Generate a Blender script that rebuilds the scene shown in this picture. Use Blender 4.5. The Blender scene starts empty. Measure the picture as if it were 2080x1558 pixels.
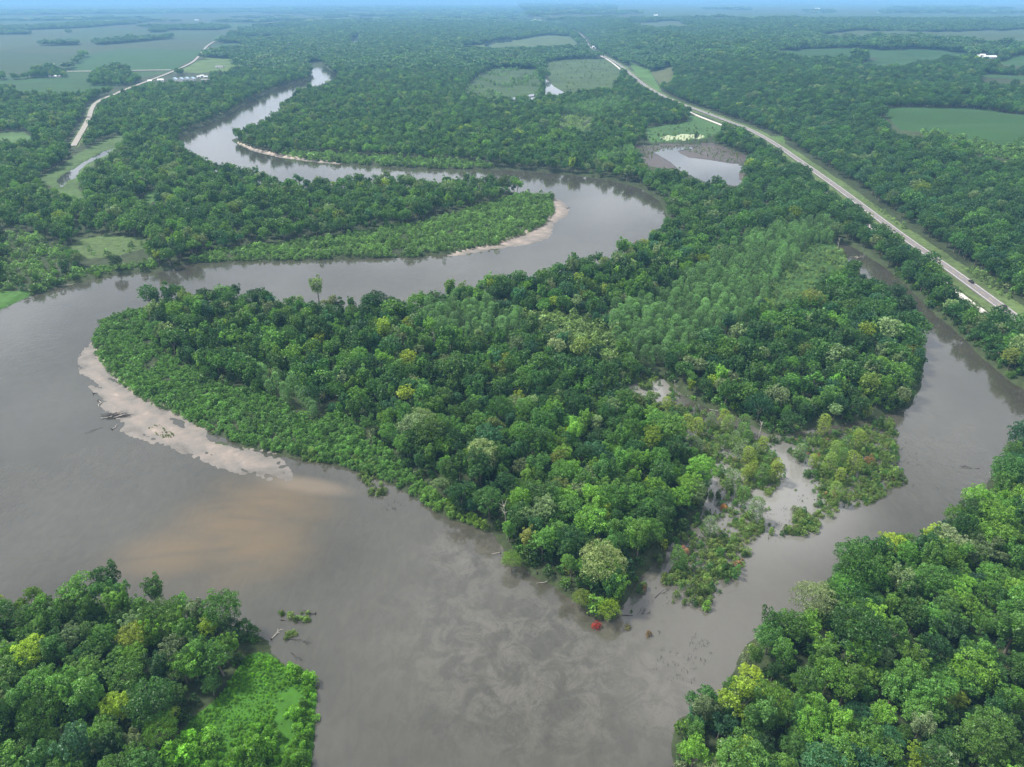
import bpy, math, random
import numpy as np
from mathutils import Vector

R = math.radians
rng = np.random.default_rng(11)
scene = bpy.context.scene
COL = scene.collection

# ------------------------------------------------------------------ camera, sky, sun, exposure
H = 200.0                       # flying height above the river, metres
FPX = 1441.0                    # focal length in photograph pixels (2080 wide)
PITCH = math.atan(785.0 / FPX)
cam_data = bpy.data.cameras.new("camera")
cam_data.sensor_width = 36.0
cam_data.lens = 36.0 * FPX / 2080.0
cam_data.clip_start = 1.0
cam_data.clip_end = 120000.0
cam = bpy.data.objects.new("camera", cam_data)
COL.objects.link(cam)
cam.location = (0, 0, H)
cam.rotation_euler = (math.pi / 2 - PITCH, 0, 0)
scene.camera = cam

SUN_DIR = Vector((math.sin(R(-68)) * math.cos(R(54)), math.cos(R(-68)) * math.cos(R(54)), math.sin(R(54))))   # veiled sun high on the left
SUN_EL = math.asin(SUN_DIR.z)
SUN_AZ = math.atan2(SUN_DIR.x, SUN_DIR.y)
world = bpy.data.worlds.new("World")
scene.world = world
world.use_nodes = True
wn = world.node_tree
wn.nodes.clear()
w_out = wn.nodes.new("ShaderNodeOutputWorld")
w_bg = wn.nodes.new("ShaderNodeBackground")
w_bg.inputs["Strength"].default_value = 0.062
w_sky = wn.nodes.new("ShaderNodeTexSky")
w_sky.sky_type = 'NISHITA'
w_sky.sun_disc = False
w_sky.sun_elevation = SUN_EL
w_sky.sun_rotation = SUN_AZ
w_tc = wn.nodes.new("ShaderNodeTexCoord")
w_sep = wn.nodes.new("ShaderNodeSeparateXYZ")
w_max = wn.nodes.new("ShaderNodeMath"); w_max.operation = 'MAXIMUM'; w_max.inputs[1].default_value = 0.06
w_div = wn.nodes.new("ShaderNodeVectorMath"); w_div.operation = 'DIVIDE'
w_cmb = wn.nodes.new("ShaderNodeCombineXYZ")
w_noise = wn.nodes.new("ShaderNodeTexNoise")
w_noise.inputs["Scale"].default_value = 1.6
w_noise.inputs["Detail"].default_value = 6.0
w_ramp = wn.nodes.new("ShaderNodeValToRGB")           # broken cloud cover: thin blue-grey gaps to white
w_ramp.color_ramp.elements[0].position = 0.36
w_ramp.color_ramp.elements[0].color = (8.2, 8.6, 9.3, 1)
w_ramp.color_ramp.elements[1].position = 0.66
w_ramp.color_ramp.elements[1].color = (17.5, 17.7, 18.2, 1)
w_mix = wn.nodes.new("ShaderNodeMixRGB"); w_mix.inputs[0].default_value = 0.88
L = wn.links.new
L(w_tc.outputs["Generated"], w_sep.inputs[0])
L(w_sep.outputs["Z"], w_max.inputs[0])
for k in "XYZ":
    L(w_max.outputs[0], w_cmb.inputs[k])
L(w_tc.outputs["Generated"], w_div.inputs[0]); L(w_cmb.outputs[0], w_div.inputs[1])
L(w_div.outputs[0], w_noise.inputs["Vector"])
L(w_noise.outputs[0], w_ramp.inputs[0])
L(w_sky.outputs[0], w_mix.inputs[1]); L(w_ramp.outputs[0], w_mix.inputs[2])
L(w_mix.outputs[0], w_bg.inputs["Color"]); L(w_bg.outputs[0], w_out.inputs["Surface"])

sun_data = bpy.data.lights.new("sun", 'SUN')
sun_data.energy = 4.6
sun_data.angle = R(9)
sun_data.color = (1.0, 0.96, 0.87)
sun = bpy.data.objects.new("sun", sun_data)
COL.objects.link(sun)
sun.rotation_euler = SUN_DIR.to_track_quat('Z', 'Y').to_euler()

scene.view_settings.view_transform = 'Standard'
scene.view_settings.look = 'None'
scene.view_settings.exposure = 0.58
scene.view_settings.gamma = 1.0
scene.view_settings.use_curve_mapping = False
cy = scene.cycles
cy.max_bounces = 5
cy.diffuse_bounces = 2
cy.glossy_bounces = 2
cy.transmission_bounces = 2
cy.volume_bounces = 3
cy.transparent_max_bounces = 6
cy.caustics_reflective = False
cy.caustics_refractive = False
cy.use_denoising = True
cy.use_adaptive_sampling = True
cy.adaptive_threshold = 0.02

# ------------------------------------------------------------------ plan geometry: photograph pixels -> ground metres
CP, SP = math.cos(PITCH), math.sin(PITCH)


def noise2(x, y, s, seed=0):
    """smooth pseudo noise in -1..1 from a few waves, feature size about s metres"""
    r = np.random.default_rng(1000 + seed)
    out = np.zeros(np.broadcast(x, y).shape)
    for k in range(7):
        a = r.uniform(0, 2 * math.pi); fr = (0.6 + 0.25 * k) * 2 * math.pi / s / 2.2
        b = r.uniform(0, 6.28)
        out = out + np.sin((x * math.cos(a) + y * math.sin(a)) * fr + b + 1.3 * np.sin((x * math.sin(a) - y * math.cos(a)) * fr * 0.7 + b))
    return out / 4.2


def rays(pts):
    p = np.asarray(pts, float)
    a = (p[:, 0] - 1040.0) / FPX
    b = -(p[:, 1] - 779.0) / FPX
    return np.stack([a, CP + b * SP, -SP + b * CP], 1)


def flat(pts, z=0.0):
    d = rays([q[:2] for q in pts])
    h = np.array([(q[2] * 1.6 if len(q) > 2 else z) for q in pts])
    t = (H - h) / -d[:, 2]
    return d[:, :2] * t[:, None]


def project(x, y, z):
    yz = y * CP - (z - H) * SP
    up = y * SP + (z - H) * CP
    return 1040.0 + FPX * x / yz, 779.0 - FPX * up / yz


def seg_dist(px, py, line, closed=False):
    """distance to a polyline and signed side of the nearest segment (+ = right of travel)"""
    ln = np.asarray(line)
    if closed:
        ln = np.vstack([ln, ln[:1]])
    best = np.full(px.shape, 1e18); side = np.zeros(px.shape)
    for (x0, y0), (x1, y1) in zip(ln[:-1], ln[1:]):
        dx, dy = x1 - x0, y1 - y0
        l2 = dx * dx + dy * dy + 1e-12
        t = np.clip(((px - x0) * dx + (py - y0) * dy) / l2, 0, 1)
        ex, ey = px - (x0 + t * dx), py - (y0 + t * dy)
        d2 = ex * ex + ey * ey
        m = d2 < best
        best[m] = d2[m]
        side[m] = np.sign(ex * dy - ey * dx)[m]
    return np.sqrt(best), side


def inside(px, py, poly):
    poly = np.asarray(poly)
    res = np.zeros(px.shape, bool)
    x0, y0 = poly.min(0); x1, y1 = poly.max(0)
    m = (px >= x0) & (px <= x1) & (py >= y0) & (py <= y1)
    if not m.any():
        return res
    qx, qy = px[m], py[m]
    c = np.zeros(qx.shape, bool)
    n = len(poly)
    for i in range(n):
        ax, ay = poly[i]; bx, by = poly[(i + 1) % n]
        if ay == by:
            continue
        k = ((ay > qy) != (by > qy)) & (qx < (bx - ax) * (qy - ay) / (by - ay) + ax)
        c ^= k
    res[m] = c
    return res


HWY = flat([(2420, 908), (2200, 754), (2055, 646), (1986, 595), (1924, 549), (1839.7, 490.5), (1767.6, 435.8), (1710, 392), (1666.6, 360.6), (1613, 323),
            (1570, 292.5), (1519, 264.6), (1492, 254.5), (1428, 230.5), (1361, 206), (1317, 182), (1289, 160), (1262.5, 137), (1235.6, 121),
            (1210, 108), (1196, 97), (1190, 84), (1180, 72), (1163, 62), (1141, 55), (1118, 50)])
TRACK = flat([(2300, 856), (2067, 687.8), (1998, 641.6), (1966, 618.5), (1946, 602), (1907, 573.5), (1884, 554), (1827.6, 511), (1788, 481), (1713, 426),
              (1672, 394), (1655, 377), (1560, 311), (1484, 266), (1469, 258.5), (1418, 239), (1395, 228), (1353, 210), (1304.6, 184.5), (1290, 172),
              (1272, 154), (1247, 132), (1229, 120), (1205, 110), (1181, 98), (1181, 84), (1173, 71.5), (1150, 60), (1129, 54)])
COUNTY = flat([(150, 300), (168, 269), (176, 255), (182, 242), (188, 219), (205, 205), (232, 195), (249, 187), (286, 173), (330, 156.5), (357, 145.4), (370, 139.7),
               (394, 128), (405, 116), (414, 105), (420, 96), (437.5, 85), (452, 82)])
LANE = flat([(60, 149), (138, 147.5), (199, 147), (266, 145.5), (352, 144.5)])


def smooth(a, b, x):
    t = np.clip((x - a) / (b - a), 0, 1)
    return t * t * (3 - 2 * t)


def hill(x, y):
    d, s = seg_dist(x, y, HWY)
    e = np.where(s < 0, d, -d)                     # HWY runs away from the camera: its right is +x
    e = np.where(x > 180, np.abs(e) * np.sign(np.where(s > 0, 1, -1)), -d)
    up = smooth(38, 330, e) * (30 + 7 * noise2(x, y, 420, 3)) + smooth(300, 1500, e) * 12
    gul = smooth(60, 200, e) * 6 * noise2(x, y, 150, 4)
    return np.maximum(up + gul, 0) * (e > 30)


def on_hill(pts):
    """meet the view ray with the rolling upland right of the highway"""
    d = rays([q[:2] for q in pts])
    z = np.full(len(d), 30.0)
    for _ in range(25):
        t = (H - z) / -d[:, 2]
        z = 0.5 * z + 0.5 * (2 + hill(d[:, 0] * t, d[:, 1] * t))
    t = (H - z) / -d[:, 2]
    return d[:, :2] * t[:, None]


WATER = flat([(620, 1900), (632, 1558), (640, 1500), (646, 1420), (638, 1378), (610, 1360), (575, 1348), (548, 1328), (546, 1300), (553, 1262, 5),
              (535, 1250, 8), (500, 1215, 11), (440, 1195, 11), (375, 1205, 9), (345, 1165, 13), (250, 1145, 13), (130, 1142, 13), (0, 1165, 13), (-900, 1190, 13),
              (-900, 1000), (-400, 800), (-100, 680), (0, 629), (60, 602), (120, 583), (180, 568), (250, 555), (320, 552), (345, 549), (362, 540), (385, 534),
              (440, 532), (560, 530), (700, 527), (850, 522), (930, 514), (1000, 500), (1060, 480), (1108, 457), (1127, 432), (1123, 404), (1090, 390, 3),
              (1060, 368, 9), (1000, 356, 10), (920, 352, 11), (870, 360, 10), (830, 352, 11), (760, 352, 11), (700, 353, 11), (640, 355, 11),
              (585, 358, 11), (560, 350, 11), (480, 335, 11), (430, 322, 11), (380, 307, 8), (358, 290), (362, 280), (385, 268), (420, 253), (460, 235), (490, 215),
              (525, 198), (560, 180), (595, 170), (628, 163), (632, 157), (627, 135), (626, 120), (634, 110), (654, 108, 5), (657, 122, 8), (664, 130, 8), (675, 140, 6), (688, 150, 2),
              (682, 162, 5), (655, 170, 10), (622, 172, 11), (600, 182, 11), (575, 205, 11), (560, 222, 11), (540, 237, 11), (500, 252, 11), (472, 264, 9), (468, 278, 3),
              (480, 291), (510, 304), (560, 317), (620, 326), (700, 332), (800, 339), (900, 343), (1000, 344), (1080, 348), (1160, 355), (1240, 366), (1300, 382),
              (1340, 408), (1354, 428, 3), (1345, 452, 8), (1310, 478, 10), (1260, 490, 11), (1200, 505, 11), (1130, 525, 11), (1060, 540, 11), (1000, 548, 11),
              (930, 558, 11), (860, 577, 11), (800, 592, 10), (760, 584, 11), (700, 588, 11), (640, 612, 8), (610, 594, 10), (560, 577, 11), (500, 562, 12), (430, 567, 11),
              (370, 580, 9), (340, 602, 4), (300, 625, 1), (240, 642), (204, 656), (190, 690), (195, 722), (230, 768), (280, 808), (330, 832), (400, 862),
              (430, 877), (500, 907), (560, 922), (610, 932), (640, 936), (700, 948), (760, 967), (800, 985), (860, 1022), (900, 1047), (960, 1068), (1000, 1084), (1020, 1110),
              (1040, 1140), (1070, 1158), (1100, 1178), (1140, 1200), (1180, 1228), (1215, 1258), (1245, 1262), (1262, 1232), (1290, 1195), (1310, 1160),
              (1350, 1120), (1395, 1075), (1425, 1040), (1440, 1000), (1425, 950), (1390, 905), (1345, 870), (1300, 840), (1265, 820), (1262, 790), (1300, 775), (1350, 768),
              (1364, 785), (1400, 812), (1450, 833), (1500, 848), (1560, 882), (1600, 885), (1650, 868), (1700, 862), (1750, 856), (1800, 842), (1850, 815, 3),
              (1876, 765, 5), (1884, 710, 5), (1886, 680, 6), (1866, 640, 6), (1848, 605, 6), (1826, 582, 6), (1790, 567, 4), (1748, 556), (1730, 540), (1716, 520), (1698, 492),
              (1712, 490), (1750, 512), (1800, 545), (1850, 590), (1900, 638), (1950, 680), (1990, 722), (2030, 757), (2060, 780), (2140, 820), (2140, 870, 3), (2085, 862, 6), (2045, 900, 6),
              (2015, 955, 9), (1965, 1003, 9), (1870, 1038, 11), (1790, 1072, 11), (1700, 1097, 12), (1685, 1145, 9), (1640, 1190, 9), (1590, 1203, 11), (1530, 1243, 10),
              (1505, 1300, 8), (1480, 1345, 9), (1445, 1367, 9), (1385, 1402, 9), (1372, 1450, 6), (1366, 1500, 1), (1370, 1558), (1385, 1900)])
SANDBAR = flat([(188, 690), (165, 712), (156, 738), (168, 765), (186, 790), (203, 818), (222, 850), (236, 868), (270, 888), (330, 908), (385, 926), (450, 956), (520, 969), (560, 978), (594, 976),
                (592, 955), (575, 935), (545, 915), (500, 907), (425, 895), (420, 870), (400, 860), (330, 830), (290, 806), (240, 766), (200, 715)])
SANDBAR2 = flat([(1123, 400), (1140, 407), (1156, 424), (1149, 440), (1125, 454), (1120, 482), (1062, 499), (1000, 507), (930, 520), (900, 519), (1000, 496), (1060, 474), (1100, 455), (1118, 432)])
SANDBAR3 = flat([(480, 289), (520, 309), (570, 320), (650, 331), (720, 336), (640, 325), (560, 313), (510, 300)])
LAKE = flat([(1330, 312), (1365, 305), (1400, 322), (1440, 327), (1475, 333), (1514, 337), (1498, 352), (1500, 366), (1515, 372), (1500, 379), (1430, 358, 5), (1385, 338, 4), (1362, 330)])
LAKE_CREEK = flat([(1330, 310), (1350, 303), (1400, 299), (1410, 303), (1375, 308), (1385, 318), (1360, 318)])
MUDFLAT = flat([(1288, 298), (1335, 296), (1450, 293), (1525, 322), (1515, 345), (1500, 385), (1400, 345, 4), (1310, 330, 3)])
LILY = flat([(1340, 281), (1358, 276), (1372, 278), (1388, 273), (1405, 275), (1418, 273), (1432, 279), (1420, 284), (1404, 283), (1390, 287), (1372, 284), (1356, 287)])
POND_L = flat([(115, 370), (128, 356), (150, 345), (180, 325), (205, 311), (232, 303), (218, 316), (205, 322), (178, 334), (162, 348), (158, 362), (138, 370), (126, 384)])
POND_C = flat([(1104, 148), (1108, 150), (1112, 165), (1125, 178), (1146, 190), (1132, 196), (1105, 196), (1106, 170)])
POND_F = flat([(708, 79), (732, 73), (733, 88), (712, 92)])
POND_G = flat([(984, 93), (1000, 83), (1042, 80), (1040, 86), (1003, 88), (990, 100)])
POND_H = flat([(1028, 201), (1046, 200), (1048, 205), (1030, 206)])
POND_I = flat([(1072, 195), (1086, 193), (1084, 198), (1070, 199)])
POND_J = flat([(1074, 201), (1086, 200), (1085, 205), (1073, 205)])
POND_K = flat([(1545, 398), (1560, 398), (1562, 414), (1548, 416)])
PONDS = [(LAKE, "lake"), (LAKE_CREEK, "creek"), (LILY, "lily_pond"), (POND_L, "pond"), (POND_C, "pond"), (POND_F, "pond"), (POND_G, "pond"), (POND_H, "pond"),
         (POND_I, "pond"), (POND_J, "pond"), (POND_K, "pond")]

# land cover -------------------------------------------------------------------------------------
FIELDS = [  # crop fields: outline, albedo
    (flat([(-700, 192), (60, 190), (160, 190), (228, 180), (262, 166), (160, 158), (60, 158), (-700, 160)]), (0.060, 0.120, 0.038)),
    (flat([(-700, 159), (60, 157), (262, 165), (318, 153), (350, 146), (200, 148), (130, 147), (60, 152), (-700, 152)]), (0.075, 0.125, 0.045)),
    (flat([(-700, 151), (60, 148), (138, 146), (172, 113), (0, 105), (-700, 110)]), (0.072, 0.100, 0.045)),
    (flat([(140, 146), (266, 144), (350, 143), (385, 125), (402, 112), (412, 103), (250, 100), (173, 112)]), (0.058, 0.125, 0.038)),
    (flat([(172, 112), (250, 99.5), (412, 102), (420, 95), (435, 84), (300, 80), (80, 94), (0, 104)]), (0.100, 0.105, 0.062)),
    (flat([(0, 103), (80, 93), (180, 56), (60, 62), (-700, 72), (-700, 108)]), (0.115, 0.120, 0.070)),
    (flat([(82, 92), (300, 79), (440, 82), (470, 66), (340, 62), (182, 56)]), (0.085, 0.115, 0.055)),
    (flat([(-900, 52), (60, 48), (180, 44), (330, 38), (330, 28), (100, 33), (-900, 38)]), (0.070, 0.120, 0.045)),
    (flat([(-1200, 28), (300, 22), (420, 24), (560, 17), (500, 13), (-1200, 16)]), (0.095, 0.125, 0.060)),
    (flat([(380, 60), (470, 62), (520, 50), (430, 46), (340, 50)]), (0.080, 0.125, 0.050)),
    (flat([(430, 97), (500, 92), (480, 88), (440, 90)]), (0.060, 0.120, 0.045)),
    (flat([(242, 77), (252, 73), (266, 73), (258, 79)]), (0.34, 0.27, 0.19)),
    (on_hill([(1790, 222), (1850, 217), (1960, 220), (2010, 224), (2250, 262), (2250, 320), (2080, 303), (2030, 300), (1990, 290), (1940, 276), (1880, 268), (1830, 264), (1815, 250)]), (0.062, 0.120, 0.040)),
    (on_hill([(1575, 110), (1650, 100), (1720, 98), (1800, 102), (1960, 108), (1978, 112), (1890, 124), (1830, 134), (1740, 133), (1785, 120), (1750, 113), (1640, 117)]), (0.060, 0.120, 0.040)),
    (on_hill([(1660, 72), (1720, 64), (1840, 67), (1950, 65), (2000, 59), (2400, 60), (2400, 92), (2080, 92), (1985, 88), (1960, 80), (1800, 74), (1700, 77)]), (0.110, 0.125, 0.065)),
    (on_hill([(1985, 153), (2100, 148), (2300, 150), (2300, 170), (2090, 166), (2020, 158)]), (0.065, 0.125, 0.042)),
    (on_hill([(2018, 128), (2055, 118), (2300, 116), (2300, 134), (2080, 136)]), (0.075, 0.135, 0.045)),
    (flat([(1330, 160), (1322, 148), (1365, 143), (1370, 165), (1355, 173), (1340, 172)]), (0.20, 0.165, 0.095)),
    (on_hill([(1270, 48), (1380, 42), (1400, 55), (1330, 57)]), (0.120, 0.130, 0.075)),
    (on_hill([(1900, 40), (2080, 36), (2400, 38), (2400, 30), (1900, 26), (1600, 24), (1300, 20), (1300, 34), (1600, 36)]), (0.085, 0.120, 0.055)),
    (on_hill([(1250, 20), (2600, 24), (2600, 8), (1250, 7)]), (0.100, 0.120, 0.065)),
]
MEADOWS = [  # rough grass
    (flat([(90, 372), (75, 365), (110, 350), (150, 320), (205, 290), (250, 275), (255, 285), (238, 305), (215, 325), (170, 350), (158, 385), (180, 405), (150, 412), (120, 395)]), (0.085, 0.125, 0.045)),
    (flat([(288, 415), (300, 392), (330, 388), (318, 410), (300, 422)]), (0.075, 0.140, 0.035)),
    (flat([(140, 505), (165, 490), (215, 482), (300, 488), (290, 510), (240, 525), (180, 530)]), (0.105, 0.140, 0.055)),
    (flat([(-150, 612), (0, 596), (62, 596), (60, 603), (0, 630), (-100, 681), (-300, 740)]), (0.075, 0.155, 0.035)),
    (flat([(1105, 128), (1150, 122), (1235, 120), (1262, 150), (1245, 180), (1150, 190), (1125, 178), (1115, 160)]), (0.072, 0.100, 0.040)),
    (flat([(940, 190), (960, 165), (1000, 140), (1090, 142), (1100, 180), (1098, 197), (1060, 200), (1000, 203)]), (0.058, 0.088, 0.034)),
    (flat([(930, 95), (1000, 90), (1110, 72), (1160, 75), (1178, 95), (1080, 98), (1000, 102)]), (0.090, 0.115, 0.052)),
    (flat([(1310, 262), (1395, 250), (1400, 234), (1425, 244), (1470, 262), (1440, 283), (1400, 288), (1320, 292)]), (0.070, 0.130, 0.045)),
    (flat([(1130, 255), (1145, 230), (1230, 220), (1220, 232), (1180, 255), (1210, 262), (1180, 270)]), (0.105, 0.150, 0.050)),
    (flat([(380, 135), (420, 118), (470, 121), (476, 134), (478, 145), (400, 150), (370, 146)]), (0.110, 0.150, 0.048)),
    (flat([(1275, 125), (1320, 145), (1335, 172), (1345, 190), (1365, 203), (1330, 185), (1290, 150)]), (0.085, 0.150, 0.040)),
    (flat([(545, 1328), (500, 1340), (450, 1420), (390, 1470), (330, 1558), (300, 1900), (620, 1900), (632, 1558), (646, 1420), (638, 1378), (575, 1348)]), (0.060, 0.150, 0.018)),
    (flat([(1700, 500), (1660, 480), (1600, 540), (1560, 590), (1550, 650), (1590, 650), (1680, 590), (1730, 565), (1720, 530)]), (0.055, 0.105, 0.032)),
    (on_hill([(1960, 330), (2000, 325), (2080, 330), (2200, 335), (2200, 345), (2080, 345), (2000, 342)]), (0.16, 0.19, 0.075)),
    (flat([(0, 272), (50, 270), (70, 285), (30, 292), (-40, 292)]), (0.085, 0.140, 0.050)),
    (flat([(1560, 280), (1578, 288), (1600, 306), (1590, 278)]), (0.100, 0.160, 0.050)),
]
SHRUBZONES = [  # willow and cottonwood scrub fringes: outline, height, spacing, tint range
    (flat([(190, 690), (206, 656), (240, 642), (300, 627), (312, 640), (300, 655), (335, 720), (420, 775), (500, 800), (560, 815), (640, 862), (700, 850), (740, 880), (800, 930), (860, 990), (950, 1052), (995, 1082),
           (960, 1068), (900, 1047), (860, 1022), (800, 985), (760, 967), (700, 948), (640, 936), (560, 920), (500, 905), (430, 877), (330, 832), (280, 808), (230, 768), (195, 722)]), 2.3, 1.75, 0),
    (flat([(385, 534), (440, 512), (560, 500), (700, 482), (850, 456), (950, 430), (1040, 402), (1085, 393), (1122, 404), (1127, 432), (1108, 457), (1060, 480), (1000, 500), (850, 522), (560, 530)]), 2.4, 2.3, 1),
    (flat([(560, 315), (600, 312), (700, 317), (850, 326), (980, 334), (1010, 343), (900, 343), (800, 339), (700, 332), (620, 326)]), 4.0, 4.0, 1),
    (flat([(575, 1352), (638, 1378), (644, 1420), (638, 1500), (628, 1558), (600, 1900), (470, 1900), (480, 1558), (520, 1490), (560, 1440), (590, 1400)]), 2.2, 2.0, 2),
    (flat([(345, 1558), (400, 1480), (440, 1490), (440, 1900), (310, 1900)]), 3.4, 3.2, 2),
    (flat([(545, 1330), (500, 1342), (450, 1420), (390, 1470), (330, 1558), (300, 1900), (560, 1900), (628, 1558), (640, 1440), (636, 1380), (600, 1360), (575, 1350)]), 0.75, 1.0, 2),
    (flat([(1050, 652), (1130, 642), (1200, 662), (1262, 702), (1255, 762), (1180, 742), (1100, 692)]), 4.5, 3.2, 3),
    (flat([(62, 602), (120, 580), (180, 565), (250, 552), (320, 548), (318, 538), (240, 545), (170, 552), (100, 575)]), 3.0, 3.0, 1),
    (flat([(140, 505), (165, 490), (215, 482), (300, 488), (290, 510), (240, 525), (180, 530)]), 3.2, 9.0, 1),
    (flat([(1700, 500), (1660, 480), (1600, 540), (1560, 590), (1550, 650), (1590, 650), (1680, 590), (1730, 565), (1720, 530)]), 2.0, 3.4, 3),
    (flat([(1670, 380), (1730, 415), (1790, 455), (1850, 505), (1890, 535), (1900, 525), (1860, 490), (1800, 435), (1740, 400), (1690, 368)]), 2.2, 4.5, 3),
    (on_hill([(1870, 266), (1940, 278), (1990, 291), (2030, 301), (2080, 304), (2250, 321), (2250, 350), (2080, 330), (1960, 308), (1880, 284)]), 5.5, 5.0, 1),
    (flat([(1950, 555), (2000, 590), (2040, 625), (2050, 610), (2020, 580), (1980, 545)]), 2.6, 3.6, 3),
    (flat([(1130, 255), (1145, 230), (1230, 220), (1220, 232), (1180, 255), (1210, 262), (1180, 270)]), 3.0, 7.0, 3),
    (flat([(940, 190), (960, 165), (1000, 140), (1090, 142), (1100, 180), (1098, 197), (1060, 200), (1000, 203)]), 4.5, 11.0, 1),
    (flat([(0, 480), (40, 470), (120, 500), (150, 520), (130, 560), (60, 590), (0, 600)]), 4.0, 6.0, 1),
]
SAPLINGS = [  # stands of slender young willow and cottonwood
    flat([(1235, 660), (1330, 610), (1410, 560), (1520, 490), (1600, 460), (1680, 455), (1692, 498), (1640, 505), (1570, 580), (1540, 650), (1460, 690), (1390, 735), (1320, 762), (1275, 760), (1250, 715)]),
    flat([(840, 650), (900, 628), (1000, 640), (1060, 655), (1060, 690), (980, 700), (880, 700)]),
    flat([(500, 770), (600, 800), (660, 845), (640, 860), (560, 815)]),
    flat([(1200, 330), (1290, 310), (1300, 330), (1240, 345)]),
    flat([(1130, 230), (1240, 205), (1280, 215), (1250, 235), (1180, 240)]),
]
MARSH = [  # emergent scrub standing in the flooded backwater: outline, height, spacing
    (flat([(1640, 905), (1700, 880), (1800, 858), (1828, 872), (1808, 940), (1835, 985), (1760, 1028), (1695, 1040), (1665, 1000), (1655, 950)]), 1.5, 1.15),
    (flat([(1590, 1055), (1625, 1032), (1668, 1045), (1662, 1080), (1600, 1090)]), 2.4, 1.7),
    (flat([(1430, 1100), (1520, 1040), (1548, 1075), (1508, 1150), (1462, 1190), (1420, 1225), (1385, 1185), (1352, 1205), (1345, 1170), (1400, 1130)]), 2.0, 1.4),
    (flat([(1250, 835), (1270, 805), (1330, 800), (1400, 832), (1455, 862), (1555, 905), (1590, 960), (1580, 1000), (1520, 1020), (1472, 1000), (1450, 955), (1400, 900), (1330, 866)]), 2.2, 2.1),
    (flat([(1275, 775), (1340, 765), (1340, 790), (1290, 800)]), 2.2, 2.6),
    (flat([(720, 935), (755, 950), (800, 1000), (790, 1018), (752, 1003), (725, 960)]), 2.2, 1.7),
    (flat([(640, 900), (700, 940), (640, 942), (600, 932)]), 2.2, 2.2),
    (flat([(560, 1243), (620, 1250), (628, 1262), (575, 1262)]), 1.5, 0.8),
    (flat([(578, 1285), (612, 1283), (610, 1296), (582, 1298)]), 1.2, 0.9),
    (flat([(605, 1240), (640, 1240), (648, 1255), (625, 1262)]), 1.3, 0.9),
    (flat([(1290, 299), (1420, 296), (1500, 312), (1512, 340), (1440, 322), (1380, 303), (1330, 312), (1320, 328)]), 1.5, 4.2),
    (flat([(1105, 128), (1150, 122), (1235, 120), (1262, 150), (1245, 180), (1150, 190)]), 3.5, 26.0),
    (flat([(1310, 262), (1395, 250), (1470, 262), (1440, 283), (1320, 292)]), 3.0, 14.0),
    (flat([(1730, 1010), (1850, 985), (1840, 960), (1800, 960)]), 1.3, 3.5),
    (flat([(300, 868), (330, 862), (355, 885), (340, 892), (315, 884)]), 0.7, 1.2),
    (flat([(370, 838), (430, 862), (450, 880), (430, 882), (390, 860)]), 1.6, 1.8),
]
MARSH_ALL = flat([(1255, 805), (1350, 770), (1400, 825), (1560, 895), (1640, 885), (1810, 852), (1838, 985), (1700, 1045), (1600, 1095), (1545, 1085), (1500, 1165), (1430, 1238), (1345, 1225), (1275, 1245),
                  (1300, 1190), (1350, 1120), (1430, 1045), (1440, 1000), (1400, 905), (1300, 835)])
MARSH_POOLS = [flat(p) for p in ([(1570, 900), (1610, 925), (1650, 990), (1655, 1045), (1590, 1030), (1530, 1035), (1500, 1010), (1560, 985), (1590, 950)], [(1310, 800), (1345, 768), (1362, 788), (1350, 830), (1330, 810)],
               [(1430, 1050), (1475, 1050), (1490, 1085), (1440, 1110)], [(1265, 795), (1310, 790), (1300, 806), (1268, 806)], [(1350, 1130), (1380, 1130), (1375, 1150), (1350, 1150)], [(1410, 940), (1460, 970), (1470, 1010), (1440, 1000)],
               [(1400, 835), (1500, 850), (1560, 895), (1480, 880)], [(1300, 1215), (1350, 1165), (1365, 1215), (1320, 1240)])]
STEMS = [  # thin dead stems poking from the water
    (flat([(1330, 1330), (1400, 1290), (1450, 1300), (1440, 1350), (1370, 1420), (1330, 1390)]), 1.9),
    (flat([(1500, 1050), (1590, 1040), (1600, 1000), (1650, 1010), (1600, 1100), (1530, 1110)]), 1.6),
    (flat([(1800, 880), (1850, 900), (1880, 940), (1850, 1000), (1800, 950)]), 2.6),
    (flat([(740, 1000), (800, 1010), (830, 1030), (780, 1040)]), 2.6),
    (flat([(1270, 1240), (1340, 1200), (1400, 1230), (1340, 1290)]), 2.6),
    (flat([(1400, 900), (1480, 990), (1530, 1040), (1440, 1090), (1420, 960)]), 2.0),
]
YARD = flat([(298, 170), (345, 158), (398, 152), (424, 152), (432, 168), (395, 168), (330, 170)])
YARD_R = on_hill([(1978, 120), (1982, 113), (2015, 114), (2030, 121), (2000, 123)])
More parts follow.
